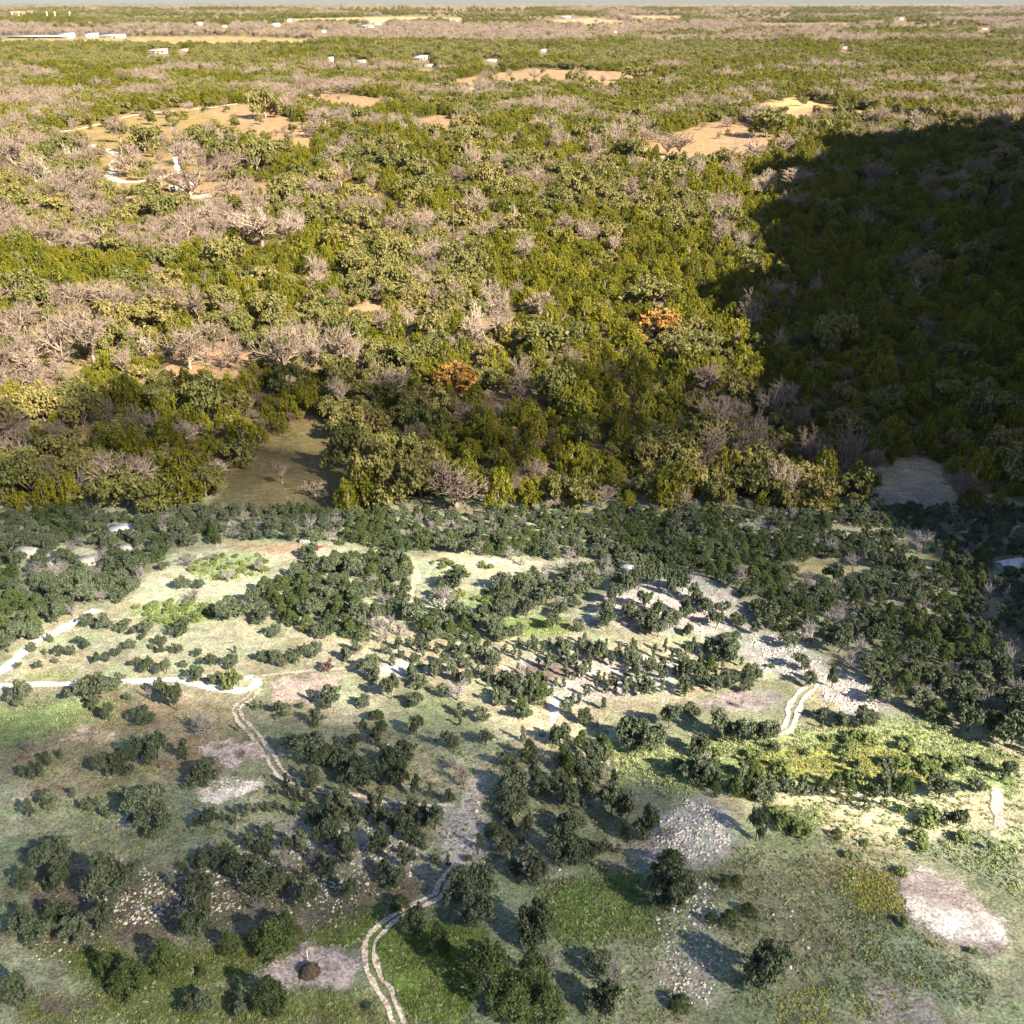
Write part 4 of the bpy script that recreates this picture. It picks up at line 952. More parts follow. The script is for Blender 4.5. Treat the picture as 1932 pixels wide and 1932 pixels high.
# trees standing on and round the stony knoll
for px, py, w_, h_ in ((1160, 1138, 34, 40), (1185, 1118, 30, 44), (1205, 1112, 28, 46), (1222, 1108, 30, 46), (1240, 1106, 30, 48), (1258, 1108, 28, 46), (1274, 1112, 30, 48), (1288, 1116, 26, 44), (1215, 1150, 30, 40), (1240, 1165, 34, 36), (1190, 1168, 36, 38), (1310, 1140, 30, 44), (1330, 1160, 34, 40), (1295, 1168, 30, 44), (1145, 1158, 38, 36), (1265, 1185, 44, 44), (1220, 1188, 44, 44), (1350, 1185, 34, 40)):
    put('scrub_oak', px, py, w_, h_)
# bright low shrubs in the upper meadow
for poly, n in (([(350, 1050), (480, 1045), (520, 1075), (430, 1100), (360, 1090)], 30), ([(240, 1150), (330, 1130), (450, 1150), (380, 1178), (270, 1175)], 36), ([(780, 1060), (930, 1060), (920, 1090), (800, 1090)], 16), ([(840, 1120), (940, 1110), (950, 1165), (850, 1165)], 16), ([(1400, 1400), (1700, 1380), (1850, 1430), (1800, 1480), (1300, 1480), (1200, 1440)], 20)):
    P = np.array(poly); c = 0
    while c < n:
        px = random.uniform(P[:, 0].min(), P[:, 0].max()); py = random.uniform(P[:, 1].min(), P[:, 1].max())
        if inpoly(np.array([px]), np.array([py]), poly)[0]:
            s = random.uniform(0.7, 1.3) * (9 + max(py - 1040, 0) * 0.035); put('green_shrub', px, py, s * 1.5, s); c += 1

# ------------------------------------------------------------------ which trees are things of their own, which are the mass behind
LIMIT = {'juniper': 285, 'oak': 285, 'bare': 285, 'scrub_oak': 290, 'scrub_juniper': 285, 'dead': 200, 'sapling': 280, 'green_shrub': 290}
NAME = {'juniper': 'juniper_tree', 'oak': 'oak_tree', 'bare': 'bare_tree', 'amber': 'amber_oak_tree', 'snag': 'dead_snag', 'scrub_oak': 'live_oak_tree', 'scrub_juniper': 'juniper_bush', 'dead': 'leafless_tree', 'sapling': 'oak_sapling', 'green_shrub': 'green_shrub', 'plum': 'plum_leaved_tree', 'green_tree': 'bright_green_tree'}
CAT = {'juniper': 'juniper', 'oak': 'oak', 'bare': 'bare tree', 'amber': 'oak', 'snag': 'dead tree', 'scrub_oak': 'live oak', 'scrub_juniper': 'juniper bush', 'dead': 'leafless tree', 'sapling': 'sapling', 'green_shrub': 'shrub', 'plum': 'tree', 'green_tree': 'tree'}
PLUR = {'juniper': 'junipers', 'oak': 'oaks', 'bare': 'bare trees', 'amber': 'amber oaks', 'snag': 'dead snags', 'scrub_oak': 'live oaks', 'scrub_juniper': 'juniper bushes', 'dead': 'leafless grey trees', 'sapling': 'saplings', 'green_shrub': 'green shrubs', 'plum': 'plum trees', 'green_tree': 'bright trees'}
LOOK = {'juniper': 'yellow-green feathery juniper', 'oak': 'olive-tan rounded oak', 'bare': 'leafless tan tree', 'amber': 'amber orange oak', 'snag': 'bleached dead snag', 'scrub_oak': 'grey-green spreading live oak', 'scrub_juniper': 'dark dense juniper bush', 'dead': 'leafless grey-twigged tree', 'sapling': 'slender dark green sapling', 'green_shrub': 'bright green low shrub', 'plum': 'plum-leaved small tree', 'green_tree': 'bright green leafy tree'}
ANCH1 = [((340, 345), 'the white chimney house'), ((225, 330), 'the pale driveway loop'), ((360, 225), 'the lane behind the tan field'), ((540, 245), 'the tan slope right of the house'), ((735, 392), 'the red earth track'), ((857, 470), 'the utility pole in the wood'), ((570, 880), 'the shaded grass glade'), ((1722, 918), 'the round bare patch in shadow'), ((855, 770), 'the rust orange oak'), ((1240, 630), 'the amber oak'), ((1300, 295), 'the sandy clearing by the shadow edge'), ((1530, 210), 'the long tan clearing at right'), ((1030, 150), 'the far tan pasture'), ((720, 605), 'the reddish earth bank'), ((390, 690), 'the pinkish litter patch'), ((900, 215), 'the narrow pale lane gap'), ((1720, 650), 'the thin power wires'), ((120, 620), 'the big twin bare trees at left'), ((520, 430), 'the broad bare tree below the house'), ((30, 900), 'the lower left corner of the wood'), ((1100, 430), 'the middle of the sunlit wood'), ((1470, 870), 'the tall pale bare pair'), ((60, 430), 'the bushy left edge below the house'), ((1700, 400), 'the deep shade at right'), ((950, 930), 'the wood foot right of the glade'), ((1060, 270), 'the green wood beyond the poles')]
ANCH2 = [((585, 1828), 'the brush pile'), ((1795, 1725), 'the large pale ash scar'), ((698, 1800), 'the curving two-rut track'), ((470, 1295), 'the white gravel turnaround'), ((60, 1215), 'the white road at left'), ((562, 1297), 'the lilac bare pad'), ((1040, 1266), 'the dark scraped pad'), ((1280, 1140), 'the stony knoll'), ((1300, 1560), 'the white rock bank'), ((1550, 1430), 'the flowering green meadow'), ((875, 1560), 'the pale dirt junction'), ((430, 1425), 'the pale pad in the track bend'), ((440, 1500), 'the whitish ground by the leaning oak'), ((168, 1394), 'the small pale scrape'), ((620, 1250), 'the plum-leaved tree'), ((430, 1060), 'the upper bright meadow'), ((340, 1155), 'the bright green thicket'), ((1500, 1340), 'the pale dirt track above the meadow'), ((1895, 1063), 'the metal-roofed house at right'), ((50, 1042), 'the white house at far left'), ((700, 1130), 'the central dark wood'), ((860, 1080), 'the grassy gap in the far wood'), ((1650, 1200), 'the dark right-hand wood'), ((1560, 1080), 'the tan gap in the right wood'), ((230, 1690), 'the stony brown slope at left'), ((300, 1530), 'the left grass slope'), ((560, 1640), 'the rocky thicket above the brush pile'), ((1300, 1800), 'the stony lower right slope'), ((960, 1800), 'the big dark trees by the track'), ((1000, 1440), 'the middle oak thicket'), ((980, 1310), 'the green clump below the dark pad'), ((1880, 1530), 'the pale footpath at right edge'), ((1300, 1010), 'the far hazy wood'), ((690, 1000), 'the far wood above the meadow')]
ORD = ['nearest to', 'second nearest to', 'third nearest to', 'fourth nearest to', 'fifth nearest to', 'sixth nearest to', 'seventh nearest to', 'eighth nearest to', 'ninth nearest to', 'tenth nearest to', 'eleventh nearest to', 'twelfth nearest to', 'thirteenth nearest to', 'fourteenth nearest to', 'fifteenth nearest to', 'sixteenth nearest to', 'seventeenth nearest to', 'eighteenth nearest to', 'nineteenth nearest to', 'twentieth nearest to'] + [f'{t}-{o} nearest to' for t in ('twenty', 'thirty') for o in ('first', 'second', 'third', 'fourth', 'fifth', 'sixth', 'seventh', 'eighth', 'ninth')]

bykind = {}
for t in TREES: bykind.setdefault(t['kind'], []).append(t)
THINGS = []; MASS = {}
for kd, L in bykind.items():
    inframe = lambda t: -40 < t['px'] < 1975 and t['py'] < 2000
    L.sort(key=lambda t: -(t['area'] * (1.6 if t['hero'] else 1.0) if inframe(t) else 0))
    n = LIMIT.get(kd, 10 ** 6)
    THINGS += L[:n]; MASS[kd] = L[n:]

def label_things():
    groups = {}
    for t in THINGS:
        A = ANCH1 if t['py'] < 966 else ANCH2
        b = min(A, key=lambda a: (a[0][0] - t['px']) ** 2 + ((a[0][1] - t['py']) * 1.4) ** 2)
        groups.setdefault((t['kind'], b[1]), []).append((math.hypot(b[0][0] - t['px'], (b[0][1] - t['py']) * 1.4), t))
    for (kd, an), L in groups.items():
        L.sort(key=lambda p: p[0])
        for i, (_, t) in enumerate(L):
            if len(L) == 1: t['label'] = f'{LOOK[kd]}, the one by {an}'
            elif i < len(ORD): t['label'] = f'{LOOK[kd]}, {ORD[i]} {an}'
            else: t['label'] = f'{LOOK[kd]} in the outer ring around {an}'
            t['group'] = f'{PLUR[kd]} around {an}'
label_things()

FIRST = {}
for t in THINGS:
    kd = t['kind']; protos = PROTO[kd]
    v = random.randrange(len(protos))
    crown, trunk = protos[v]
    root = add(NAME[kd], None, loc=(t['x'], t['y'], t['z']))
    root.empty_display_size = 0.2
    root.rotation_euler = (0, 0, random.uniform(0, 6.28))
    root.scale = (t['w'], t['w'] * random.uniform(0.88, 1.1), t['h'])
    tag(root, t['label'], CAT[kd], t['group'])
    woody = kd in ('bare', 'snag', 'dead')
    c = add('branches' if woody else ('foliage' if kd == 'green_shrub' else 'crown'), crown, root)
    add('stem' if kd == 'green_shrub' else 'trunk', trunk, root)
    FIRST.setdefault((kd, v), c)

# ------------------------------------------------------------------ the mass of trees too many to count: one object per wood, real geometry instanced on points
def scatter(name, kd, P, S, label, cat, seed=1):
    protos = [FIRST[(kd, v)] for v in range(len(PROTO[kd])) if (kd, v) in FIRST]
    n = len(P)
    me = bpy.data.meshes.new(name)
    me.vertices.add(n); me.vertices.foreach_set('co', np.asarray(P, np.float32).ravel())
    rng = np.random.default_rng(seed)
    a = me.attributes.new('sc', 'FLOAT_VECTOR', 'POINT'); a.data.foreach_set('vector', np.asarray(S, np.float32).ravel())
    r = np.zeros((n, 3), np.float32); r[:, 2] = rng.random(n) * 6.28
    a = me.attributes.new('ro', 'FLOAT_VECTOR', 'POINT'); a.data.foreach_set('vector', r.ravel())
    a = me.attributes.new('pi', 'INT', 'POINT'); a.data.foreach_set('value', rng.integers(0, len(protos), n).astype(np.int32))
    o = add(name, me)
    ng = bpy.data.node_groups.new(name, 'GeometryNodeTree')
    ng.interface.new_socket('Geometry', in_out='INPUT', socket_type='NodeSocketGeometry')
    ng.interface.new_socket('Geometry', in_out='OUTPUT', socket_type='NodeSocketGeometry')
    gi = ng.nodes.new('NodeGroupInput'); go = ng.nodes.new('NodeGroupOutput')
    iop = ng.nodes.new('GeometryNodeInstanceOnPoints')
    jn = ng.nodes.new('GeometryNodeJoinGeometry')
    for p in protos:
        oi = ng.nodes.new('GeometryNodeObjectInfo'); oi.inputs['Object'].default_value = p; oi.inputs['As Instance'].default_value = True
        oi.transform_space = 'ORIGINAL'
        ng.links.new(oi.outputs['Geometry'], jn.inputs[0])
    def attr(nm, ty):
        q = ng.nodes.new('GeometryNodeInputNamedAttribute'); q.data_type = ty; q.inputs['Name'].default_value = nm
        return q.outputs['Attribute']
    ng.links.new(gi.outputs[0], iop.inputs['Points']); ng.links.new(jn.outputs[0], iop.inputs['Instance'])
    iop.inputs['Pick Instance'].default_value = True
    ng.links.new(attr('pi', 'INT'), iop.inputs['Instance Index'])
    ng.links.new(attr('ro', 'FLOAT_VECTOR'), iop.inputs['Rotation'])
    ng.links.new(attr('sc', 'FLOAT_VECTOR'), iop.inputs['Scale'])
    ng.links.new(iop.outputs[0], go.inputs[0])
    md = o.modifiers.new('scatter', 'NODES'); md.node_group = ng
    return tag(o, label, cat, kind='stuff')

MASSLAB = {'juniper': 'dense mass of yellow-green junipers filling the sunlit wood', 'oak': 'mass of olive-tan oaks mixed through the sunlit wood', 'bare': 'mass of leafless tan trees mixed through the sunlit wood', 'scrub_oak': 'mass of grey-green live oaks in the dark far wood', 'scrub_juniper': 'mass of dark junipers in the dark far wood', 'dead': 'scattered leafless grey trees in the dark far wood', 'sapling': 'leftover slender saplings', 'green_shrub': 'leftover bright shrubs'}
for kd, L in MASS.items():
    if L:
        scatter(NAME[kd].replace('_tree', '') + '_wood', kd, [(t['x'], t['y'], t['z']) for t in L], [(t['w'], t['w'], t['h']) for t in L], MASSLAB[kd], 'wood', 5)

FARHOUSES = [(70, 72, 108), (128, 72, 26), (175, 72, 22), (214, 72, 44), (300, 101, 40), (348, 97, 18), (624, 116, 16), (680, 118, 28), (795, 113, 32), (808, 126, 26), (926, 117, 28), (1025, 98, 14), (375, 48, 22), (422, 52, 18), (520, 50, 26), (546, 42, 14), (610, 62, 16), (690, 52, 46), (712, 47, 22), (860, 40, 18), (1066, 34, 32), (1160, 62, 10), (1592, 92, 14), (1698, 38, 16), (1855, 56, 20)]
def far_wood():
    out = {0: [], 1: [], 2: []}
    N = 70000
    r0, r1 = 960.0, 13500.0
    lg = RNG.random(N)
    yy = r0 * (r1 / r0) ** lg
    xx = (RNG.random(N) * 2 - 1) * 0.58 * yy
    zz = hz(xx, yy); px, py, d = proj(xx, yy, zz)
    ok = np.ones(N, bool)
    for p in [c[0] for c in COVER[6:26]]: ok &= ~(poly_sd(px, py, p) < 0.5)
    for hx_, hy_, hw_ in FARHOUSES: ok &= ~((np.abs(px - hx_) < hw_ * 0.62 + 3) & (py > hy_ - 5) & (py < hy_ + 6 + hy_ * 0.12))
    n = fbm(px / 90 + 3, py / 7 + 8, 3) + 0.07 * RNG.normal(size=N)
    n3 = fbm(px / 160 + 30, py / 9 + 1, 3)
    ok &= ~((n3 > 0.62) & (py < 66) & (RNG.random(N) < 0.9))          # far pastures stay open
    kind = np.where(n > 0.54, 0, np.where(n > 0.36, 1, 2))
    band = (py > 50 + 8 * (n3 - 0.5)) & (py < 82 + 30 * (n3 - 0.5)) & (px < 1550 + 1500 * (n3 - 0.5))
    kind = np.where(band & (RNG.random(N) < 0.82), 2, kind)
    kind = np.where((py > 84) & (py < 130) & (kind == 2), 1, kind)
    w = (9 + 5 * RNG.random(N)) * (1 + yy / 5200)
    h = w * (0.62 + 0.3 * RNG.random(N)) * np.where(kind == 2, 1.15, 1)
    for k in range(3):
        m = ok & (kind == k)
        out[k] = (np.column_stack([xx, yy, zz])[m], np.column_stack([w, w, h])[m])
    return out
FW = far_wood()
FL = ['distant green juniper woods stretching to the horizon', 'distant olive and tan oak woods stretching to the horizon', 'distant mauve-tan leafless woods along the far river flat']
for k in range(3):
    scatter(['distant_juniper_wood', 'distant_oak_wood', 'distant_bare_wood'][k], KN[k], FW[k][0], FW[k][1], FL[k], 'wood', 9 + k)


# ------------------------------------------------------------------ undergrowth between the trees of the wood
def undergrowth():
    N = 15000
    yy = 206 + (RNG.random(N) ** 1.5) * 560
    xx = (RNG.random(N) * 2 - 1) * (0.58 * yy + 14)
    zz = hz(xx, yy); px, py, d = proj(xx, yy, zz)
    ok = np.ones(N, bool)
    for p in CLEAR1: ok &= ~(poly_sd(px, py, p) < 0)
    ok &= ((px - 340) / 42) ** 2 + ((py - 352) / 22) ** 2 > 1
    w = 1.8 + 2.2 * RNG.random(N)
    n = fbm(xx / 25, yy / 25 + 60, 3) + 0.1 * RNG.normal(size=N)
    return [(np.column_stack([xx, yy, zz])[m], np.column_stack([w, w, w * 0.7])[m]) for m in (ok & (n > 0.5), ok & (n <= 0.5))]
UG = undergrowth()
scatter('brush_undergrowth', 'bare', UG[0][0], UG[0][1], 'low tan twiggy brush between the trees of the sunlit wood', 'undergrowth', 21)
scatter('olive_undergrowth', 'oak', UG[1][0], UG[1][1], 'low olive bushes between the trees of the sunlit wood', 'undergrowth', 22)

# ------------------------------------------------------------------ clouds overhead that shade the near hillside, and one added to dapple the wood (above and behind the camera)
def cloud(name, poly, T_, label, tmin=0.30, fe=45, grain=None):
    m, nt, out = mat_new('cloud_vapour')
    L = nt.links.new
    at = nt.nodes.new('ShaderNodeAttribute'); at.attribute_name = 'cover'
    tr = nt.nodes.new('ShaderNodeBsdfTransparent'); df = nt.nodes.new('ShaderNodeBsdfDiffuse'); tl = nt.nodes.new('ShaderNodeBsdfTranslucent')
    for q in (df, tl): q.inputs['Color'].default_value = (0.9, 0.9, 0.92, 1)
    m1 = nt.nodes.new('ShaderNodeMixShader'); m1.inputs[0].default_value = 0.5; L(df.outputs[0], m1.inputs[1]); L(tl.outputs[0], m1.inputs[2])
    m2 = nt.nodes.new('ShaderNodeMixShader'); L(at.outputs['Fac'], m2.inputs[0]); L(tr.outputs[0], m2.inputs[1]); L(m1.outputs[0], m2.inputs[2]); L(m2.outputs[0], out.inputs[0])
    P = np.asarray(poly, float)
    X, Y = np.meshgrid(np.arange(P[:, 0].min() - 80, P[:, 0].max() + 80, 16), np.arange(P[:, 1].min() - 60, P[:, 1].max() + 60, 12))
    x, y, z = hit(X.ravel(), Y.ravel())
    s = poly_sd(X.ravel(), Y.ravel(), poly) + (fbm(x / 16, y / 16, 4) - 0.5) * 95
    D = 1 - smooth(-fe, fe, s)
    D = D * (0.66 + 0.62 * fbm(x / 12 + 9, y / 12, 4)); D = np.clip(D, 0, 1)
    if grain: D = D * smooth(0.44, 0.60, fbm(x / grain + 3, y / (grain * 1.6), 4))      # gaps in the added cloud, so some crowns stay lit
    opac = (1 - math.sqrt(tmin)) * D
    lump = 2 + 26 * D * (0.5 + fbm(x / 10, y / 10, 4))
    sv = np.array(SUN_V)
    B = np.column_stack([x, y, z]) + sv * T_
    Tp = B + np.column_stack([np.zeros_like(x), np.zeros_like(x), lump])
    idx = np.arange(X.size).reshape(X.shape); keep = (D > (-1 if grain else 0.01)).reshape(X.shape)
    kq = keep[:-1, :-1] & keep[1:, :-1] & keep[:-1, 1:] & keep[1:, 1:]
    q = np.stack([idx[:-1, :-1], idx[1:, :-1], idx[1:, 1:], idx[:-1, 1:]], -1)[kq]
    me = mesh_np(name, np.vstack([B, Tp]), np.vstack([q[:, ::-1], q + X.size]), m, True)
    set_cover(me, np.repeat(np.concatenate([opac, opac])[:, None], 3, 1))
    return tag(add(name, me), label, 'cloud')
cloud('cloud', [(-200, 1590), (300, 1600), (700, 1590), (980, 1600), (1200, 1610), (1500, 1630), (1800, 1740), (2100, 1790), (2100, 2150), (-200, 2150)], 680, 'wide cloud overhead shading the lower hillside', 0.24, 60)
cloud('cloud', [(-200, 1400), (300, 1390), (700, 1360), (1000, 1400), (1100, 1540), (-200, 1570)], 690, 'thin veil of cloud overhead above the left slope', 0.78, 60)
cloud('cloud', [(-120, 850), (230, 820), (420, 750), (700, 730), (1000, 740), (1300, 720), (1560, 780), (1640, 930), (1400, 960), (-120, 958)], 700, 'unseen broken cloud added to dapple the near foot of the wood', 0.16, 40, 7.0)  # added out of view; its patches stand in for hill shade on the trees
cloud('cloud', [(1380, 1010), (2050, 960), (2100, 1400), (1800, 1330), (1560, 1210)], 700, 'small thin cloud overhead shading the right wood', 0.42, 45)
cloud('cloud', [(-100, 960), (660, 950), (640, 1010), (200, 1080), (-100, 1120)], 710, 'small thin cloud overhead shading the far left wood', 0.45, 40)

# ------------------------------------------------------------------ limestone rocks
def ico():
    t = (1 + 5 ** 0.5) / 2
    V = np.array([(-1, t, 0), (1, t, 0), (-1, -t, 0), (1, -t, 0), (0, -1, t), (0, 1, t), (0, -1, -t), (0, 1, -t), (t, 0, -1), (t, 0, 1), (-t, 0, -1), (-t, 0, 1)], float)
    V /= np.linalg.norm(V[0])
    F = [(0, 11, 5), (0, 5, 1), (0, 1, 7), (0, 7, 10), (0, 10, 11), (1, 5, 9), (5, 11, 4), (11, 10, 2), (10, 7, 6), (7, 1, 8), (3, 9, 4), (3, 4, 2), (3, 2, 6), (3, 6, 8), (3, 8, 9), (4, 9, 5), (2, 4, 11), (6, 2, 10), (8, 6, 7), (9, 8, 1)]
    return V, np.array(F)
IV, IF = ico()
ROCKM = []
for i in range(6):
    rng = np.random.default_rng(40 + i)
    V = IV * (0.6 + 0.5 * rng.random((12, 1))) * (1, 0.8, 0.55)
    V[:, 2] = np.maximum(V[:, 2], -0.15)
    ROCKM.append(mesh_np('limestone_rock', V, IF, M['rock']))
ROCKZ = [  # polygon, number, mean size px
    ([(1215, 1600), (1255, 1530), (1300, 1505), (1370, 1520), (1380, 1570), (1330, 1620), (1250, 1625)], 950, 6.0),
    ([(1240, 1650), (1330, 1640), (1380, 1720), (1340, 1900), (1260, 1900), (1230, 1800)], 520, 6.5),
    ([(150, 1680), (260, 1640), (420, 1630), (470, 1680), (400, 1730), (220, 1745)], 800, 5.5),
    ([(60, 1760), (200, 1770), (150, 1810), (60, 1820)], 60, 6),
    ([(420, 1600), (620, 1580), (760, 1560), (800, 1640), (640, 1720), (470, 1700)], 1000, 5),
    ([(560, 1560), (660, 1540), (740, 1560), (640, 1600)], 180, 5),
    ([(660, 1500), (760, 1540), (820, 1600), (740, 1660), (660, 1600)], 260, 4.5),
    ([(1120, 1160), (1170, 1112), (1300, 1085), (1390, 1130), (1410, 1180), (1330, 1200), (1200, 1185)], 1000, 3.6),
    ([(1410, 1190), (1500, 1200), (1550, 1250), (1500, 1280), (1430, 1260)], 900, 4.5),
    ([(1540, 1275), (1600, 1270), (1670, 1330), (1650, 1350), (1570, 1330)], 900, 4.5),
    ([(690, 1410), (760, 1400), (740, 1430), (690, 1425)], 60, 5),
    ([(640, 1560), (700, 1680), (560, 1760), (380, 1800), (280, 1790), (300, 1720)], 160, 5.5),
    ([(840, 1480), (1000, 1480), (1000, 1620), (860, 1640)], 160, 3.6),
    ([(1380, 1640), (1560, 1650), (1600, 1800), (1420, 1900)], 90, 4.5),
    ([(1340, 1230), (1120, 1240), (1000, 1330), (1300, 1380)], 160, 3.5),
    ([(1000, 1590), (1180, 1610), (1080, 1640), (960, 1660)], 90, 4.5),
]
RX, RY, RS = [], [], []
for poly, n, ms in ROCKZ:
    P = np.array(poly, float); got = 0
    while got < n:
        px = RNG.uniform(P[:, 0].min(), P[:, 0].max(), n * 2); py = RNG.uniform(P[:, 1].min(), P[:, 1].max(), n * 2)
        cl = fbm(px / 16 + 4 + py / 40, py / 9, 4)
        jx = px + 60 * (fbm(px / 30, py / 30 + 5, 3) - 0.5); jy = py + 50 * (fbm(px / 30 + 9, py / 30, 3) - 0.5)
        m = inpoly(jx, jy, poly) & (cl + 0.15 * RNG.normal(size=len(px)) > 0.52)
        px, py = px[m][:n - got], py[m][:n - got]
        RX.append(px); RY.append(py); RS.append(ms * np.exp(0.5 * RNG.normal(size=len(px)))); got += len(px)
RX, RY, RS = map(np.concatenate, (RX, RY, RS)); RS = np.minimum(RS * 0.62, 11)
rx, ry, rz = hit(RX, RY); _, _, rd = proj(rx, ry, rz)
rw = RS * rd / FPX * 0.55
order = np.argsort(-RS)
ROCKS = order[:290]
ANCHR = ANCH2 + [((1245, 1545), 'the upper left of the white rock bank'), ((1340, 1515), 'the upper right of the white rock bank'), ((1240, 1610), 'the lower left of the white rock bank'), ((1350, 1590), 'the lower right of the white rock bank'), ((1300, 1700), 'the rock trail below the white bank'), ((1290, 1860), 'the lowest stony strip'), ((1160, 1150), 'the left flank of the stony knoll'), ((1380, 1165), 'the right flank of the stony knoll')]
rg = {}
for i in ROCKS:
    b = min(ANCHR, key=lambda a: (a[0][0] - RX[i]) ** 2 + (a[0][1] - RY[i]) ** 2)
    rg.setdefault(b[1], []).append((math.hypot(b[0][0] - RX[i], b[0][1] - RY[i]), i))
for an, L in rg.items():
    L.sort()
    for k, (_, i) in enumerate(L):
        o = add('limestone_rock', ROCKM[i % 6], loc=(rx[i], ry[i], rz[i] + 0.02), rot=(0, 0, RNG.random() * 6.28), scale=(rw[i], rw[i], rw[i]))
        lab = f'pale limestone rock, {ORD[k]} {an}' if k < len(ORD) else f'pale limestone rock in the outer scatter around {an}'
        tag(o, lab, 'rock', f'limestone rocks around {an}')
rest = order[290:]
n = len(rest); a = RNG.random(n) * 6.28; s = rw[rest]
Vr = np.array(IV)[None] * (0.6 + 0.5 * RNG.random((n, 12, 1))) * np.array((1, 0.8, 0.5)) * s[:, None, None]
ca, sa = np.cos(a)[:, None], np.sin(a)[:, None]
Vx = Vr[:, :, 0] * ca - Vr[:, :, 1] * sa; Vy = Vr[:, :, 0] * sa + Vr[:, :, 1] * ca
Vr = np.stack([Vx + rx[rest][:, None], Vy + ry[rest][:, None], Vr[:, :, 2] + rz[rest][:, None] + 0.02], -1).reshape(-1, 3)
Fr = (IF[None] + (np.arange(n) * 12)[:, None, None]).reshape(-1, 3)
tag(add('limestone_rubble', mesh_np('limestone_rubble', Vr, Fr, M['rock'])), 'countless small white limestone chips littering the stony slopes', 'rubble', kind='stuff')

# ------------------------------------------------------------------ grass tufts and weeds on the near hillside
M['tuft'] = vcol_mat('grass_blades', False)
def tufts():
    N = 95000
    px = RNG.random(N) * 2040 - 54; py = 1150 + (RNG.random(N) ** 0.8) * 830
    x, y, z = hit(px, py); _, _, d = proj(x, y, z)
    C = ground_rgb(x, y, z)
    lum = C.mean(1)
    grassy = (C[:, 1] > C[:, 2] * 1.45)
    dens = fbm(x / 2.5, y / 2.5 + 30, 3)
    m = grassy & (dens + 0.2 * RNG.normal(size=N) > 0.46) & (y < 205) & off_tracks(px, py, 9 + (py - 1150) * 0.008)
    x, y, z, C, d = x[m], y[m], z[m], C[m], d[m]
    n = len(x)
    h = (0.12 + 0.26 * RNG.random(n)) * (d / 125); r = (0.12 + 0.20 * RNG.random(n)) * (d / 125)
    k = 5
    a = RNG.random((n, 1)) * 6.28 + np.arange(k)[None] * (6.28 / k) + RNG.normal(size=(n, k)) * 0.3
    cx = x[:, None]; cy = y[:, None]; cz = z[:, None]
    b0 = np.stack([cx + np.cos(a - 0.5) * r[:, None] * 0.5, cy + np.sin(a - 0.5) * r[:, None] * 0.5, cz - 0.02 + 0 * a], -1)
    b1 = np.stack([cx + np.cos(a + 0.5) * r[:, None] * 0.5, cy + np.sin(a + 0.5) * r[:, None] * 0.5, cz - 0.02 + 0 * a], -1)
    tp = np.stack([cx + np.cos(a) * r[:, None] * 1.3, cy + np.sin(a) * r[:, None] * 1.3, cz + h[:, None] * (0.6 + 0.7 * RNG.random((n, k)))], -1)
    V = np.stack([b0, b1, tp], 2).reshape(-1, 3)
    Cc = np.repeat(C * (0.45 + 1.05 * RNG.random((n, 1))) * (1 + 0.12 * RNG.normal(size=(n, 3))), 3 * k, 0)
    me = mesh_np('meadow_grass', V, np.arange(len(V)).reshape(-1, 3), M['tuft'])
    set_cover(me, np.clip(Cc, 0.01, 0.7))
    tag(add('meadow_grass', me), 'rough grass tufts covering the near hillside', 'grass', kind='stuff')
tufts()

def weeds(name, polys, cols, label, size, per=12):
    X, Y = [], []
    for poly, n in polys:
        P = np.array(poly, float); got = 0
        while got < n:
            px = RNG.uniform(P[:, 0].min(), P[:, 0].max(), n * 3); py = RNG.uniform(P[:, 1].min(), P[:, 1].max(), n * 3)
            m = inpoly(px, py, poly) & (fbm(px / 18 + 40, py / 8, 3) + 0.16 * RNG.normal(size=len(px)) > 0.5) & off_tracks(px, py, 13)
            px, py = px[m][:n - got], py[m][:n - got]; X.append(px); Y.append(py); got += len(px)
    X = np.concatenate(X); Y = np.concatenate(Y)
    x, y, z = hit(X, Y); _, _, d = proj(x, y, z); n = len(x)
    s = size * (0.5 + RNG.random(n)) * d / 130
    V, F = leaf_quads(np.column_stack([x, y, z + s * 0.2]), np.column_stack([s, s, s * 0.5]), per, 1.0, up=0.4)
    V = V.reshape(n, per, 4, 3); c = V.mean(2, keepdims=True)
    V = (c + (V - c) * (s * 0.30)[:, None, None, None]).reshape(-1, 3)
    cc = np.array(cols)[RNG.integers(0, len(cols), n)] * (0.7 + 0.6 * RNG.random((n, 1)))
    me = mesh_np(name, V, F, M['tuft']); set_cover(me, np.repeat(cc, per * 4, 0))
    tag(add(name, me), label, 'weeds', kind='stuff')
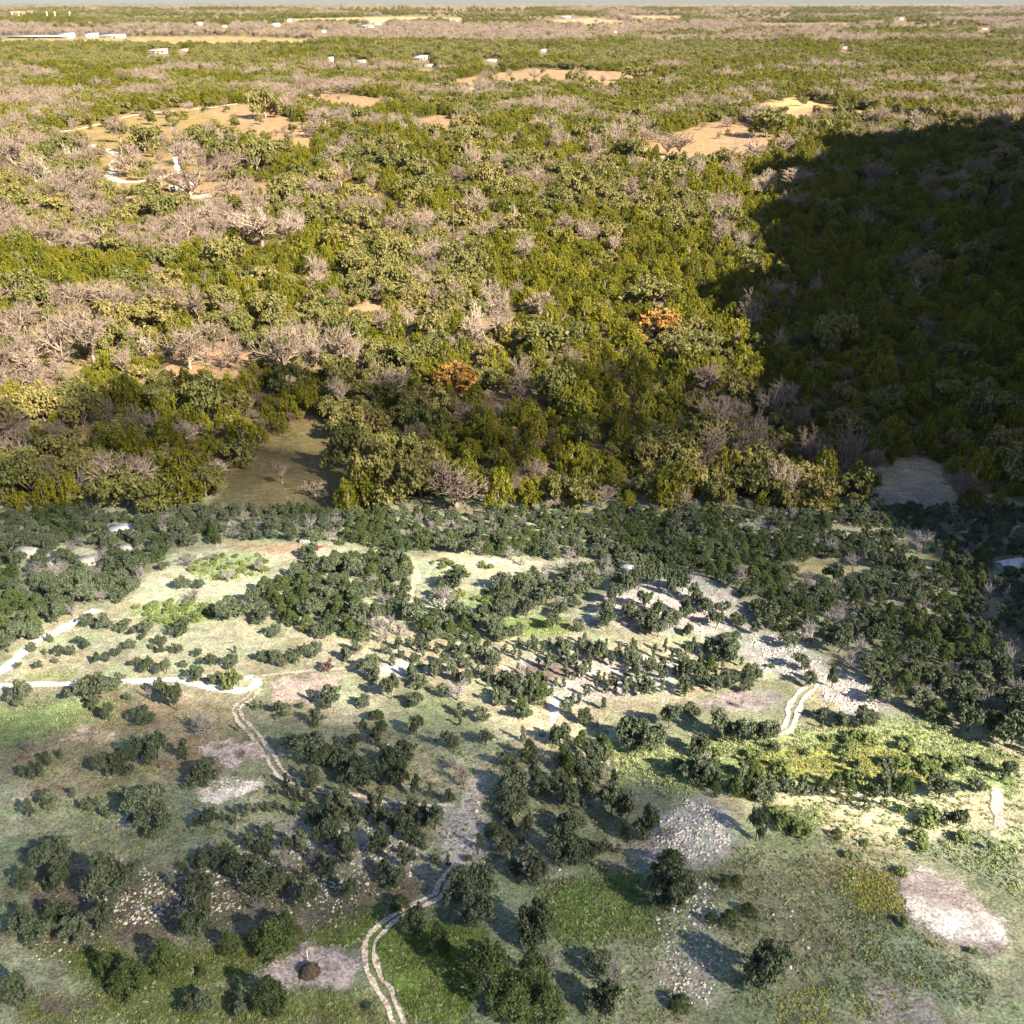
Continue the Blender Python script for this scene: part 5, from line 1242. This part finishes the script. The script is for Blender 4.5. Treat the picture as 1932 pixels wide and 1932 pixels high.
weeds('green_weeds', [([(1150, 1420), (1400, 1385), (1600, 1368), (1780, 1370), (1932, 1430), (1932, 1490), (1500, 1490), (1250, 1490), (1160, 1470)], 2600), ([(1450, 1515), (1545, 1530), (1540, 1565), (1465, 1555)], 160), ([(1720, 1600), (1850, 1570), (1932, 1600), (1932, 1700), (1840, 1650)], 350), ([(1560, 1770), (1720, 1750), (1880, 1850), (1850, 1910), (1640, 1830)], 700), ([(1020, 1680), (1150, 1640), (1220, 1650), (1260, 1760), (1120, 1780), (1020, 1740)], 500), ([(640, 1720), (900, 1760), (880, 1932), (740, 1932)], 400), ([(60, 1800), (560, 1750), (760, 1700), (720, 1770), (420, 1850)], 500), ([(1380, 1600), (1720, 1620), (1660, 1930), (1380, 1930)], 1500), ([(1000, 1640), (1300, 1640), (1300, 1930), (1000, 1930)], 900), ([(60, 1420), (700, 1480), (760, 1700), (60, 1800)], 1500), ([(200, 1850), (700, 1860), (740, 1932), (100, 1932)], 500), ([(1400, 1500), (1932, 1500), (1932, 1640), (1500, 1600)], 900), ([(640, 1380), (1150, 1380), (1150, 1640), (800, 1640)], 900), ([(360, 1050), (500, 1045), (510, 1080), (430, 1100), (360, 1090)], 160), ([(240, 1150), (330, 1130), (450, 1150), (380, 1178)], 160)],
      [(0.19, 0.24, 0.085), (0.25, 0.29, 0.13), (0.13, 0.17, 0.06), (0.27, 0.29, 0.17), (0.20, 0.22, 0.13)], 'leafy green weeds spread over the meadows', 0.28, 16)
weeds('yellow_flowers', [([(1380, 1430), (1600, 1395), (1800, 1450), (1760, 1480), (1480, 1470)], 1100), ([(1580, 1640), (1680, 1640), (1720, 1720), (1640, 1730), (1580, 1690)], 320), ([(1470, 1870), (1560, 1860), (1570, 1932), (1470, 1932)], 260), ([(1580, 1880), (1740, 1840), (1740, 1900), (1600, 1932)], 160)],
      [(0.30, 0.28, 0.05), (0.20, 0.215, 0.06), (0.36, 0.31, 0.06), (0.16, 0.19, 0.06)], 'yellow flowering weeds in drifts on the right slopes', 0.22, 14)

# ------------------------------------------------------------------ buildings
def house(name, px, py, wpx, hpx, label, roof='metalroof', wall='white', rot=0.0, ratio=0.6, windows=3, cat='house', pitch=0.45):
    x, y, z = (float(v) for v in hit(np.array([px]), np.array([py]))); _, _, d = proj(x, y, z)
    w = wpx * d / FPX; h = hpx * d / FPX
    root = add(name, None, loc=(x, y, z), rot=(0, 0, rot)); tag(root, label, cat)
    dp = w * ratio; we = h * (1 - pitch); a, b = w / 2, dp / 2
    m = MB(); m.box(-a, a, -b, b, -0.5, we)
    m.put([(-a, -b, we), (-a, b, we), (-a, 0, h * 0.97), (-a, 0, h * 0.97), (a, -b, we), (a, b, we), (a, 0, h * 0.97), (a, 0, h * 0.97)], [(0, 2, 3, 1), (4, 5, 7, 6)])
    add('wall', m.mesh('wall', M[wall]), root)
    m = MB(); o = w * 0.04; t = h * 0.05; hh = h
    for sgn in (-1, 1):
        e = we - (h - we) * 0.12
        V = [(-a - o, 0, hh), (a + o, 0, hh), (a + o, sgn * (b + o), e), (-a - o, sgn * (b + o), e), (-a - o, 0, hh + t), (a + o, 0, hh + t), (a + o, sgn * (b + o), e + t), (-a - o, sgn * (b + o), e + t)]
        m.put(V, [(0, 1, 2, 3), (7, 6, 5, 4), (3, 2, 6, 7), (0, 3, 7, 4), (1, 5, 6, 2), (0, 4, 5, 1)])
    add('roof', m.mesh('roof', M[roof]), root)
    for k in range(windows):
        cx = -a + w * (k + 1) / (windows + 1); ww = w * 0.05
        if k == windows // 2:
            m = MB(); m.box(cx - ww, cx + ww, -b - 0.06, -b + 0.02, 0, we * 0.72); add('door', m.mesh('door', M['greywood']), root)
        else:
            m = MB(); m.box(cx - ww * 1.2, cx + ww * 1.2, -b - 0.05, -b + 0.02, we * 0.35, we * 0.75); f = add('window', m.mesh('window', M['glass']), root)
            m = MB(); m.box(cx - ww * 1.4, cx + ww * 1.4, -b - 0.09, -b + 0.02, we * 0.30, we * 0.35); add('sill', m.mesh('sill', M[wall]), f)
    return root
# near hillside, far edge
house('house', 233, 1001, 44, 13, 'long white house half hidden in the far left wood', 'metalroof', 'cream', 0.1)
house('house', 50, 1046, 40, 17, 'white walled house with pale roof at far left', 'greyroof', 'cream', -0.25)
house('house', 166, 1063, 38, 16, 'grey-roofed house above the white road', 'greyroof', 'cream', 0.3)
house('house', 236, 1035, 26, 9, 'small pale house peeping from the left wood', 'greyroof', 'cream', 0.0)
house('house', 1905, 1072, 50, 17, 'house with pale blue metal roof at right edge', 'metalroof', 'cream', 0.35)
house('shed', 1184, 1072, 24, 7, 'low pale shed beyond the stony knoll', 'metalroof', 'white', -0.2, cat='shed')
house('shed', 604, 1036, 14, 7, 'tiny red roofed shed in the upper meadow', 'redroof', 'cream', 0.0, cat='shed', windows=1)
house('house', 576, 1022, 20, 8, 'small grey roofed house above the upper meadow', 'greyroof', 'cream', 0.2)
house('shed', 48, 1004, 16, 6, 'small brown roofed shed in the far left wood', 'tanroof', 'cream', 0.2, cat='shed', windows=1)
# the plain beyond
house('warehouse', 70, 72, 108, 5, 'long low white building at the left edge of the far field', 'metalroof', 'white', 0.0, 0.12, 9, 'warehouse', 0.35)
house('barn', 128, 72, 26, 9, 'white barn at the far field edge', 'metalroof', 'white', 0.0, 0.5, 3, 'barn')
house('house', 175, 72, 22, 9, 'white house right of the far barn', 'metalroof', 'white', 0.3)
house('barn', 214, 72, 44, 7, 'long white barn right of the far white house', 'metalroof', 'white', 0.0, 0.3, 4, 'barn')
house('house', 300, 101, 32, 9, 'house with broad tan shingle roof in the left trees', 'tanroof', 'cream', 0.15, 0.6)
house('house', 348, 97, 14, 5, 'small tan roofed house beside the broad one', 'tanroof', 'cream', 0.2)
house('house', 624, 116, 11, 8, 'narrow white house among tan trees', 'metalroof', 'cream', 0.2, 0.8)
house('house', 680, 118, 20, 5, 'low pale house right of the narrow white one', 'greyroof', 'cream', 0.0)
house('house', 795, 113, 22, 8, 'pale roofed house with dark porch among tan trees', 'metalroof', 'stone', 0.1)
house('house', 808, 126, 17, 5, 'low pale house just below the porch house', 'greyroof', 'cream', 0.3)
house('barn', 926, 117, 20, 5, 'long pale barn at the wood edge', 'metalroof', 'cream', 0.1, 0.4, 3, 'barn')
house('house', 1025, 98, 10, 5, 'small white house beyond the tan pasture', 'metalroof', 'white', 0.1)
for px, py, w, h, lab in ((375, 48, 22, 10, 'white house cluster far beyond the field, left one'), (422, 52, 18, 7, 'small white house right of the far cluster'), (520, 50, 26, 10, 'white far house above the mauve wood'), (546, 42, 14, 11, 'tall pale block on the far ridge'), (610, 62, 16, 8, 'white house inside the mauve wood'), (690, 52, 46, 8, 'long white far sheds left of centre'), (712, 47, 22, 6, 'small white shed above the long ones'), (860, 40, 18, 5, 'tiny white farm on the far slope'), (1066, 34, 32, 6, 'long white farm near the horizon'), (1160, 62, 10, 6, 'tiny white house in the far middle wood'), (1592, 92, 14, 6, 'small white house at the river trees'), (1698, 38, 16, 7, 'white farm far right near the horizon'), (1855, 56, 20, 4, 'low white sheds at far right')):
    house('farmhouse', px, py, w * 0.62, h * 0.6, lab, ['greyroof', 'metalroof', 'tanroof'][int(px) % 3], 'cream' if int(px) % 2 else 'white', RNG.uniform(-0.4, 0.4))
for px, lab in ((24, 'leftmost'), (37, 'second from left'), (90, 'third from left'), (105, 'fourth from left'), (133, 'rightmost')):
    x, y, z = (float(v) for v in hit(np.array([px]), np.array([36]))); _, _, d = proj(x, y, z)
    H = 13 * d / FPX
    root = add('transmission_mast', None, loc=(x, y, z)); tag(root, f'pale slender mast on the horizon, {lab} of five', 'mast', 'masts on the far left horizon')
    m = MB(); m.tube([(0, 0, -2), (0, 0, H)], [3.4, 1.6]); add('shaft', m.mesh('mast_shaft', M['white']), root)
    m = MB(); m.tube([(-9, 0, H * 0.86), (9, 0, H * 0.86)], [1.0, 1.0]); add('crossarm', m.mesh('mast_arm', M['white']), root)

# the stone house with its tall white chimney
hx, hy, hz_ = (float(v) for v in hit(np.array([344.0]), np.array([362.0]))); _, _, hd = proj(hx, hy, hz_)
u = hd / FPX
root = add('stone_house', None, loc=(hx, hy, hz_), rot=(0, 0, 0.18), scale=(1.3, 1.2, 1.08)); tag(root, 'ruined pale stone house with tall white chimney by the driveway', 'house')
m = MB(); m.box(-17 * u, 16 * u, -7 * u, 9 * u, -0.5, 13 * u); m.put([(16 * u, -7 * u, 13 * u), (16 * u, 9 * u, 13 * u), (16 * u, 1 * u, 21 * u), (16 * u, 1 * u, 21 * u)], [(0, 1, 2, 3)]); add('wall', m.mesh('house_wall', M['stone']), root)
m = MB()
for sg in (-1, 1):
    yb = 1 * u + sg * 9.5 * u
    V = [(-2 * u, 1 * u, 21 * u), (18 * u, 1 * u, 21 * u), (18 * u, yb, 11.6 * u), (-2 * u, yb, 11.6 * u), (-2 * u, 1 * u, 22 * u), (18 * u, 1 * u, 22 * u), (18 * u, yb, 12.6 * u), (-2 * u, yb, 12.6 * u)]
    m.put(V, [(0, 1, 2, 3), (7, 6, 5, 4), (3, 2, 6, 7), (0, 3, 7, 4), (1, 5, 6, 2), (0, 4, 5, 1)])
add('roof', m.mesh('house_roof', M['metalroof']), root)
m = MB()
m.box(-8 * u, 4 * u, -11 * u, -7.02 * u, -0.5, 19 * u); m.box(-6.4 * u, 2.4 * u, -10.4 * u, -6.4 * u, 19 * u, 24 * u); m.box(-5.2 * u, 1.4 * u, -9.8 * u, -6 * u, 24 * u, 46 * u); m.box(-4.8 * u, 0.0 * u, -9.4 * u, -6.2 * u, 46 * u, 57 * u)
ch = add('chimney', m.mesh('house_chimney', M['white']), root)
m = MB(); m.box(-5.4 * u, 0.6 * u, -9.9 * u, -5.9 * u, 57 * u, 58.5 * u); add('cap', m.mesh('chimney_cap', M['white']), ch)
m = MB(); m.box(-15 * u, -9.5 * u, -7.25 * u, -6.9 * u, 0, 10.5 * u); add('door', m.mesh('house_door', M['glass']), root)
m = MB(); m.box(7 * u, 11 * u, -7.2 * u, -6.9 * u, 4 * u, 9 * u); f = add('window', m.mesh('house_window', M['glass']), root)
m = MB(); m.box(6.5 * u, 11.5 * u, -7.4 * u, -6.9 * u, 3.2 * u, 4 * u); add('sill', m.mesh('house_sill', M['white']), f)
# low stone wall below the house, each course block its own piece
root = add('stone_wall', None, loc=(0, 0, 0)); tag(root, 'low tan stone retaining wall below the chimney house', 'wall')
PW = catmull([(306, 383), (345, 379), (385, 374), (418, 369)], 8)
wx, wy, wz = hit(PW[:, 0], PW[:, 1])
for i in range(len(wx) - 1):
    m = MB(); L_ = math.hypot(wx[i + 1] - wx[i], wy[i + 1] - wy[i]); hh = 2.0 + 0.35 * RNG.random()
    m.box(0.04, L_ - 0.04, -0.45, 0.45, -0.6, hh)
    add('stone_block', m.mesh('stone_block', M['stone']), root, (wx[i], wy[i], wz[i]), (0, 0, math.atan2(wy[i + 1] - wy[i], wx[i + 1] - wx[i])))
# small red tractor left of the house
tx, ty, tz = (float(v) for v in hit(np.array([312.0]), np.array([360.0])))
root = add('tractor', None, loc=(tx, ty, tz), rot=(0, 0, -0.6), scale=(1.15, 1.15, 1.15)); tag(root, 'small red tractor parked left of the chimney house', 'tractor')
m = MB(); m.box(-0.2, 2.0, -0.4, 0.4, 0.7, 1.5); m.box(-1.3, -0.2, -0.55, 0.55, 0.7, 1.2); add('body', m.mesh('tractor_body', M['redpaint']), root)
m = MB(); m.box(-1.2, -0.3, -0.6, 0.6, 2.3, 2.42); [m.box(xx - .05, xx + .05, yy - .05, yy + .05, 1.2, 2.3) for xx in (-1.1, -0.4) for yy in (-0.5, 0.5)]; add('canopy', m.mesh('tractor_canopy', M['rubber']), root)
for (xx, yy, rr) in ((-0.8, 0.75, 0.8), (-0.8, -0.75, 0.8), (1.5, 0.6, 0.5), (1.5, -0.6, 0.5)):
    m = MB(); a = np.linspace(0, 6.283, 13)[:-1]
    V = [(xx + rr * math.cos(q), yy + s_ * 0.16, rr + rr * math.sin(q)) for s_ in (-1, 1) for q in a]
    Fw = [(i, (i + 1) % 12, 12 + (i + 1) % 12, 12 + i) for i in range(12)] + [(0, 2 * i, 2 * i + 1, 2 * i + 2) for i in range(1, 5)] + [(0, 10, 11, 1)]  + [(12 + 0, 12 + 2 * i + 2, 12 + 2 * i + 1, 12 + 2 * i) for i in range(1, 5)]
    m.put(V, Fw); w_ = add('wheel', m.mesh('tractor_wheel', M['rubber']), root)
    m = MB(); m.box(xx - rr * .4, xx + rr * .4, yy - 0.2, yy + 0.2, rr * .6, rr * 1.4); add('rim', m.mesh('wheel_rim', M['redpaint']), w_)

# ------------------------------------------------------------------ poles, wires, brush pile
def pole(px, py, hpx, label, mat='greywood', thick=1.0):
    x, y, z = (float(v) for v in hit(np.array([px]), np.array([py]))); _, _, d = proj(x, y, z)
    H = hpx * d / FPX / 0.92; r = 0.7 * d / FPX * thick
    root = add('utility_pole', None, loc=(x, y, z)); tag(root, label, 'pole')
    m = MB(); m.tube([(0, 0, -0.5), (0, 0, H)], [r, r * 0.75]); add('post', m.mesh('pole_post', M[mat]), root)
    m = MB(); m.tube([(-H * 0.09, 0, H * 0.94), (H * 0.09, 0, H * 0.94)], [r * 0.6, r * 0.6]); add('crossarm', m.mesh('pole_arm', M[mat]), root)
    for sx in (-0.07, 0.07):
        m = MB(); m.tube([(sx * H, 0, H * 0.94), (sx * H, 0, H * 0.97)], [r * 0.4, r * 0.3]); add('insulator', m.mesh('pole_insulator', M['white']), root)
pole(857, 482, 98, 'reddish utility pole standing alone in the sunlit wood', 'wood', 1.1)
pole(239, 1296, 41, 'dark utility pole behind the big oaks by the white road')
pole(537, 1262, 34, 'dark utility pole before the oak clump near the lilac pad')
pole(655, 1250, 26, 'thin dark utility pole right of the plum-leaved tree')
pole(73, 1315, 22, 'short dark pole beside the oak at left edge')
pole(1898, 1076, 20, 'short pole beside the metal roofed house')
for k, (p0, p1, lab) in enumerate((((1440, 556), (1960, 676), 'upper thin wire crossing the shaded wood at right'), ((1450, 580), (1960, 714), 'lower thin wire crossing the shaded wood at right'))):
    Q = []
    for s_ in np.linspace(0, 1, 14):
        px = p0[0] + (p1[0] - p0[0]) * s_; py = p0[1] + (p1[1] - p0[1]) * s_ + 5 * math.sin(math.pi * s_)
        x, y, z = (float(v) for v in hit(np.array([px]), np.array([py + 22.0]))); _, _, d = proj(x, y, z)
        Q.append((x, y, z + 22 * d / FPX))
    Q = np.array(Q); Q[:, 2] = np.maximum(Q[:, 2], 9) * 0 + np.linspace(Q[0, 2], Q[-1, 2], 14)
    m = MB(); m.tube(Q, [0.035] * 14); tag(add('power_wire', m.mesh('power_wire', M['wire'])), lab, 'wire')

bx, by, bz = (float(v) for v in hit(np.array([585.0]), np.array([1838.0]))); _, _, bd = proj(bx, by, bz)
br = 24 * bd / FPX
root = add('brush_pile', None, loc=(bx, by, bz)); tag(root, 'heap of cut brown branches on the grey ash ring', 'brush pile')
rng = np.random.default_rng(77)
def stick():
    a = rng.random() * 6.28; t = rng.random() ** 0.7
    r = br * (1 - 0.75 * t) * (0.35 + 0.65 * rng.random()); z0 = t * br * 0.72
    p = np.array([r * math.cos(a), r * math.sin(a), z0 + 0.08])
    tang = np.array([-math.sin(a), math.cos(a), 0]) * rng.normal() + np.array([math.cos(a), math.sin(a), -0.8]) * rng.normal() * 0.8
    tang /= np.linalg.norm(tang); l = br * (0.25 + 0.35 * rng.random())
    P = np.array([p - tang * l, p + rng.normal(size=3) * 0.06, p + tang * l]); P[:, 2] = np.maximum(P[:, 2], 0.04)
    return P
for i in range(130):
    m = MB(); rr = 0.035 + 0.04 * rng.random(); m.tube(stick(), [rr, rr, rr * 0.5]); add('branch', m.mesh('cut_branch', M['stick']), root)
m = MB()
for i in range(420):
    rr = 0.015 + 0.02 * rng.random(); m.tube(stick() * (0.96, 0.96, 0.92), [rr, rr, rr * 0.5])
k = 14
V = [(0, 0, br * 0.62)] + [(br * 0.8 * q * math.cos(2 * math.pi * j / k), br * 0.8 * q * math.sin(2 * math.pi * j / k), br * 0.75 * zz) for q, zz in ((0.45, 0.46), (0.8, 0.18), (0.95, -0.05)) for j in range(k)]
core = MB(); core.put(V, [(0, 1 + j, 1 + (j + 1) % k, 1 + (j + 1) % k) for j in range(k)][:0] + [(1 + r_ * k + j, 1 + (r_ + 1) * k + j, 1 + (r_ + 1) * k + (j + 1) % k, 1 + r_ * k + (j + 1) % k) for r_ in range(2) for j in range(k)])
add('twig_heap', m.mesh('twig_heap', M['stick']), root)['kind'] = 'stuff'
add('packed_core', core.mesh('packed_core', M['stick']), root)
x, y, z = (float(v) for v in hit(np.array([581.0]), np.array([1815.0])))
root = add('white_stake', None, loc=(x, y, z)); tag(root, 'short white stake standing behind the brush pile', 'stake')
m = MB(); m.tube([(0, 0, -0.2), (0.02, 0, 1.5)], [0.05, 0.045]); add('shaft', m.mesh('stake_shaft', M['white']), root)
m = MB(); m.tube([(0.02, 0, 1.5), (0.02, 0, 1.56)], [0.06, 0.03]); add('tip', m.mesh('stake_tip', M['white']), root)

# ------------------------------------------------------------------ the air
m, nt, out = mat_new('haze_air')
pv = nt.nodes.new('ShaderNodeVolumePrincipled')
pv.inputs['Color'].default_value = (0.66, 0.78, 1.0, 1)
pv.inputs['Density'].default_value = 0.0000075
pv.inputs['Anisotropy'].default_value = 0.2
nt.links.new(pv.outputs[0], out.inputs['Volume'])
mb = MB(); mb.box(-31000, 31000, -31000, 31000, -25, 352)
hazebox = add('haze', mb.mesh('haze', m)); tag(hazebox, 'thin bluish air over the whole country', 'haze', kind='stuff')
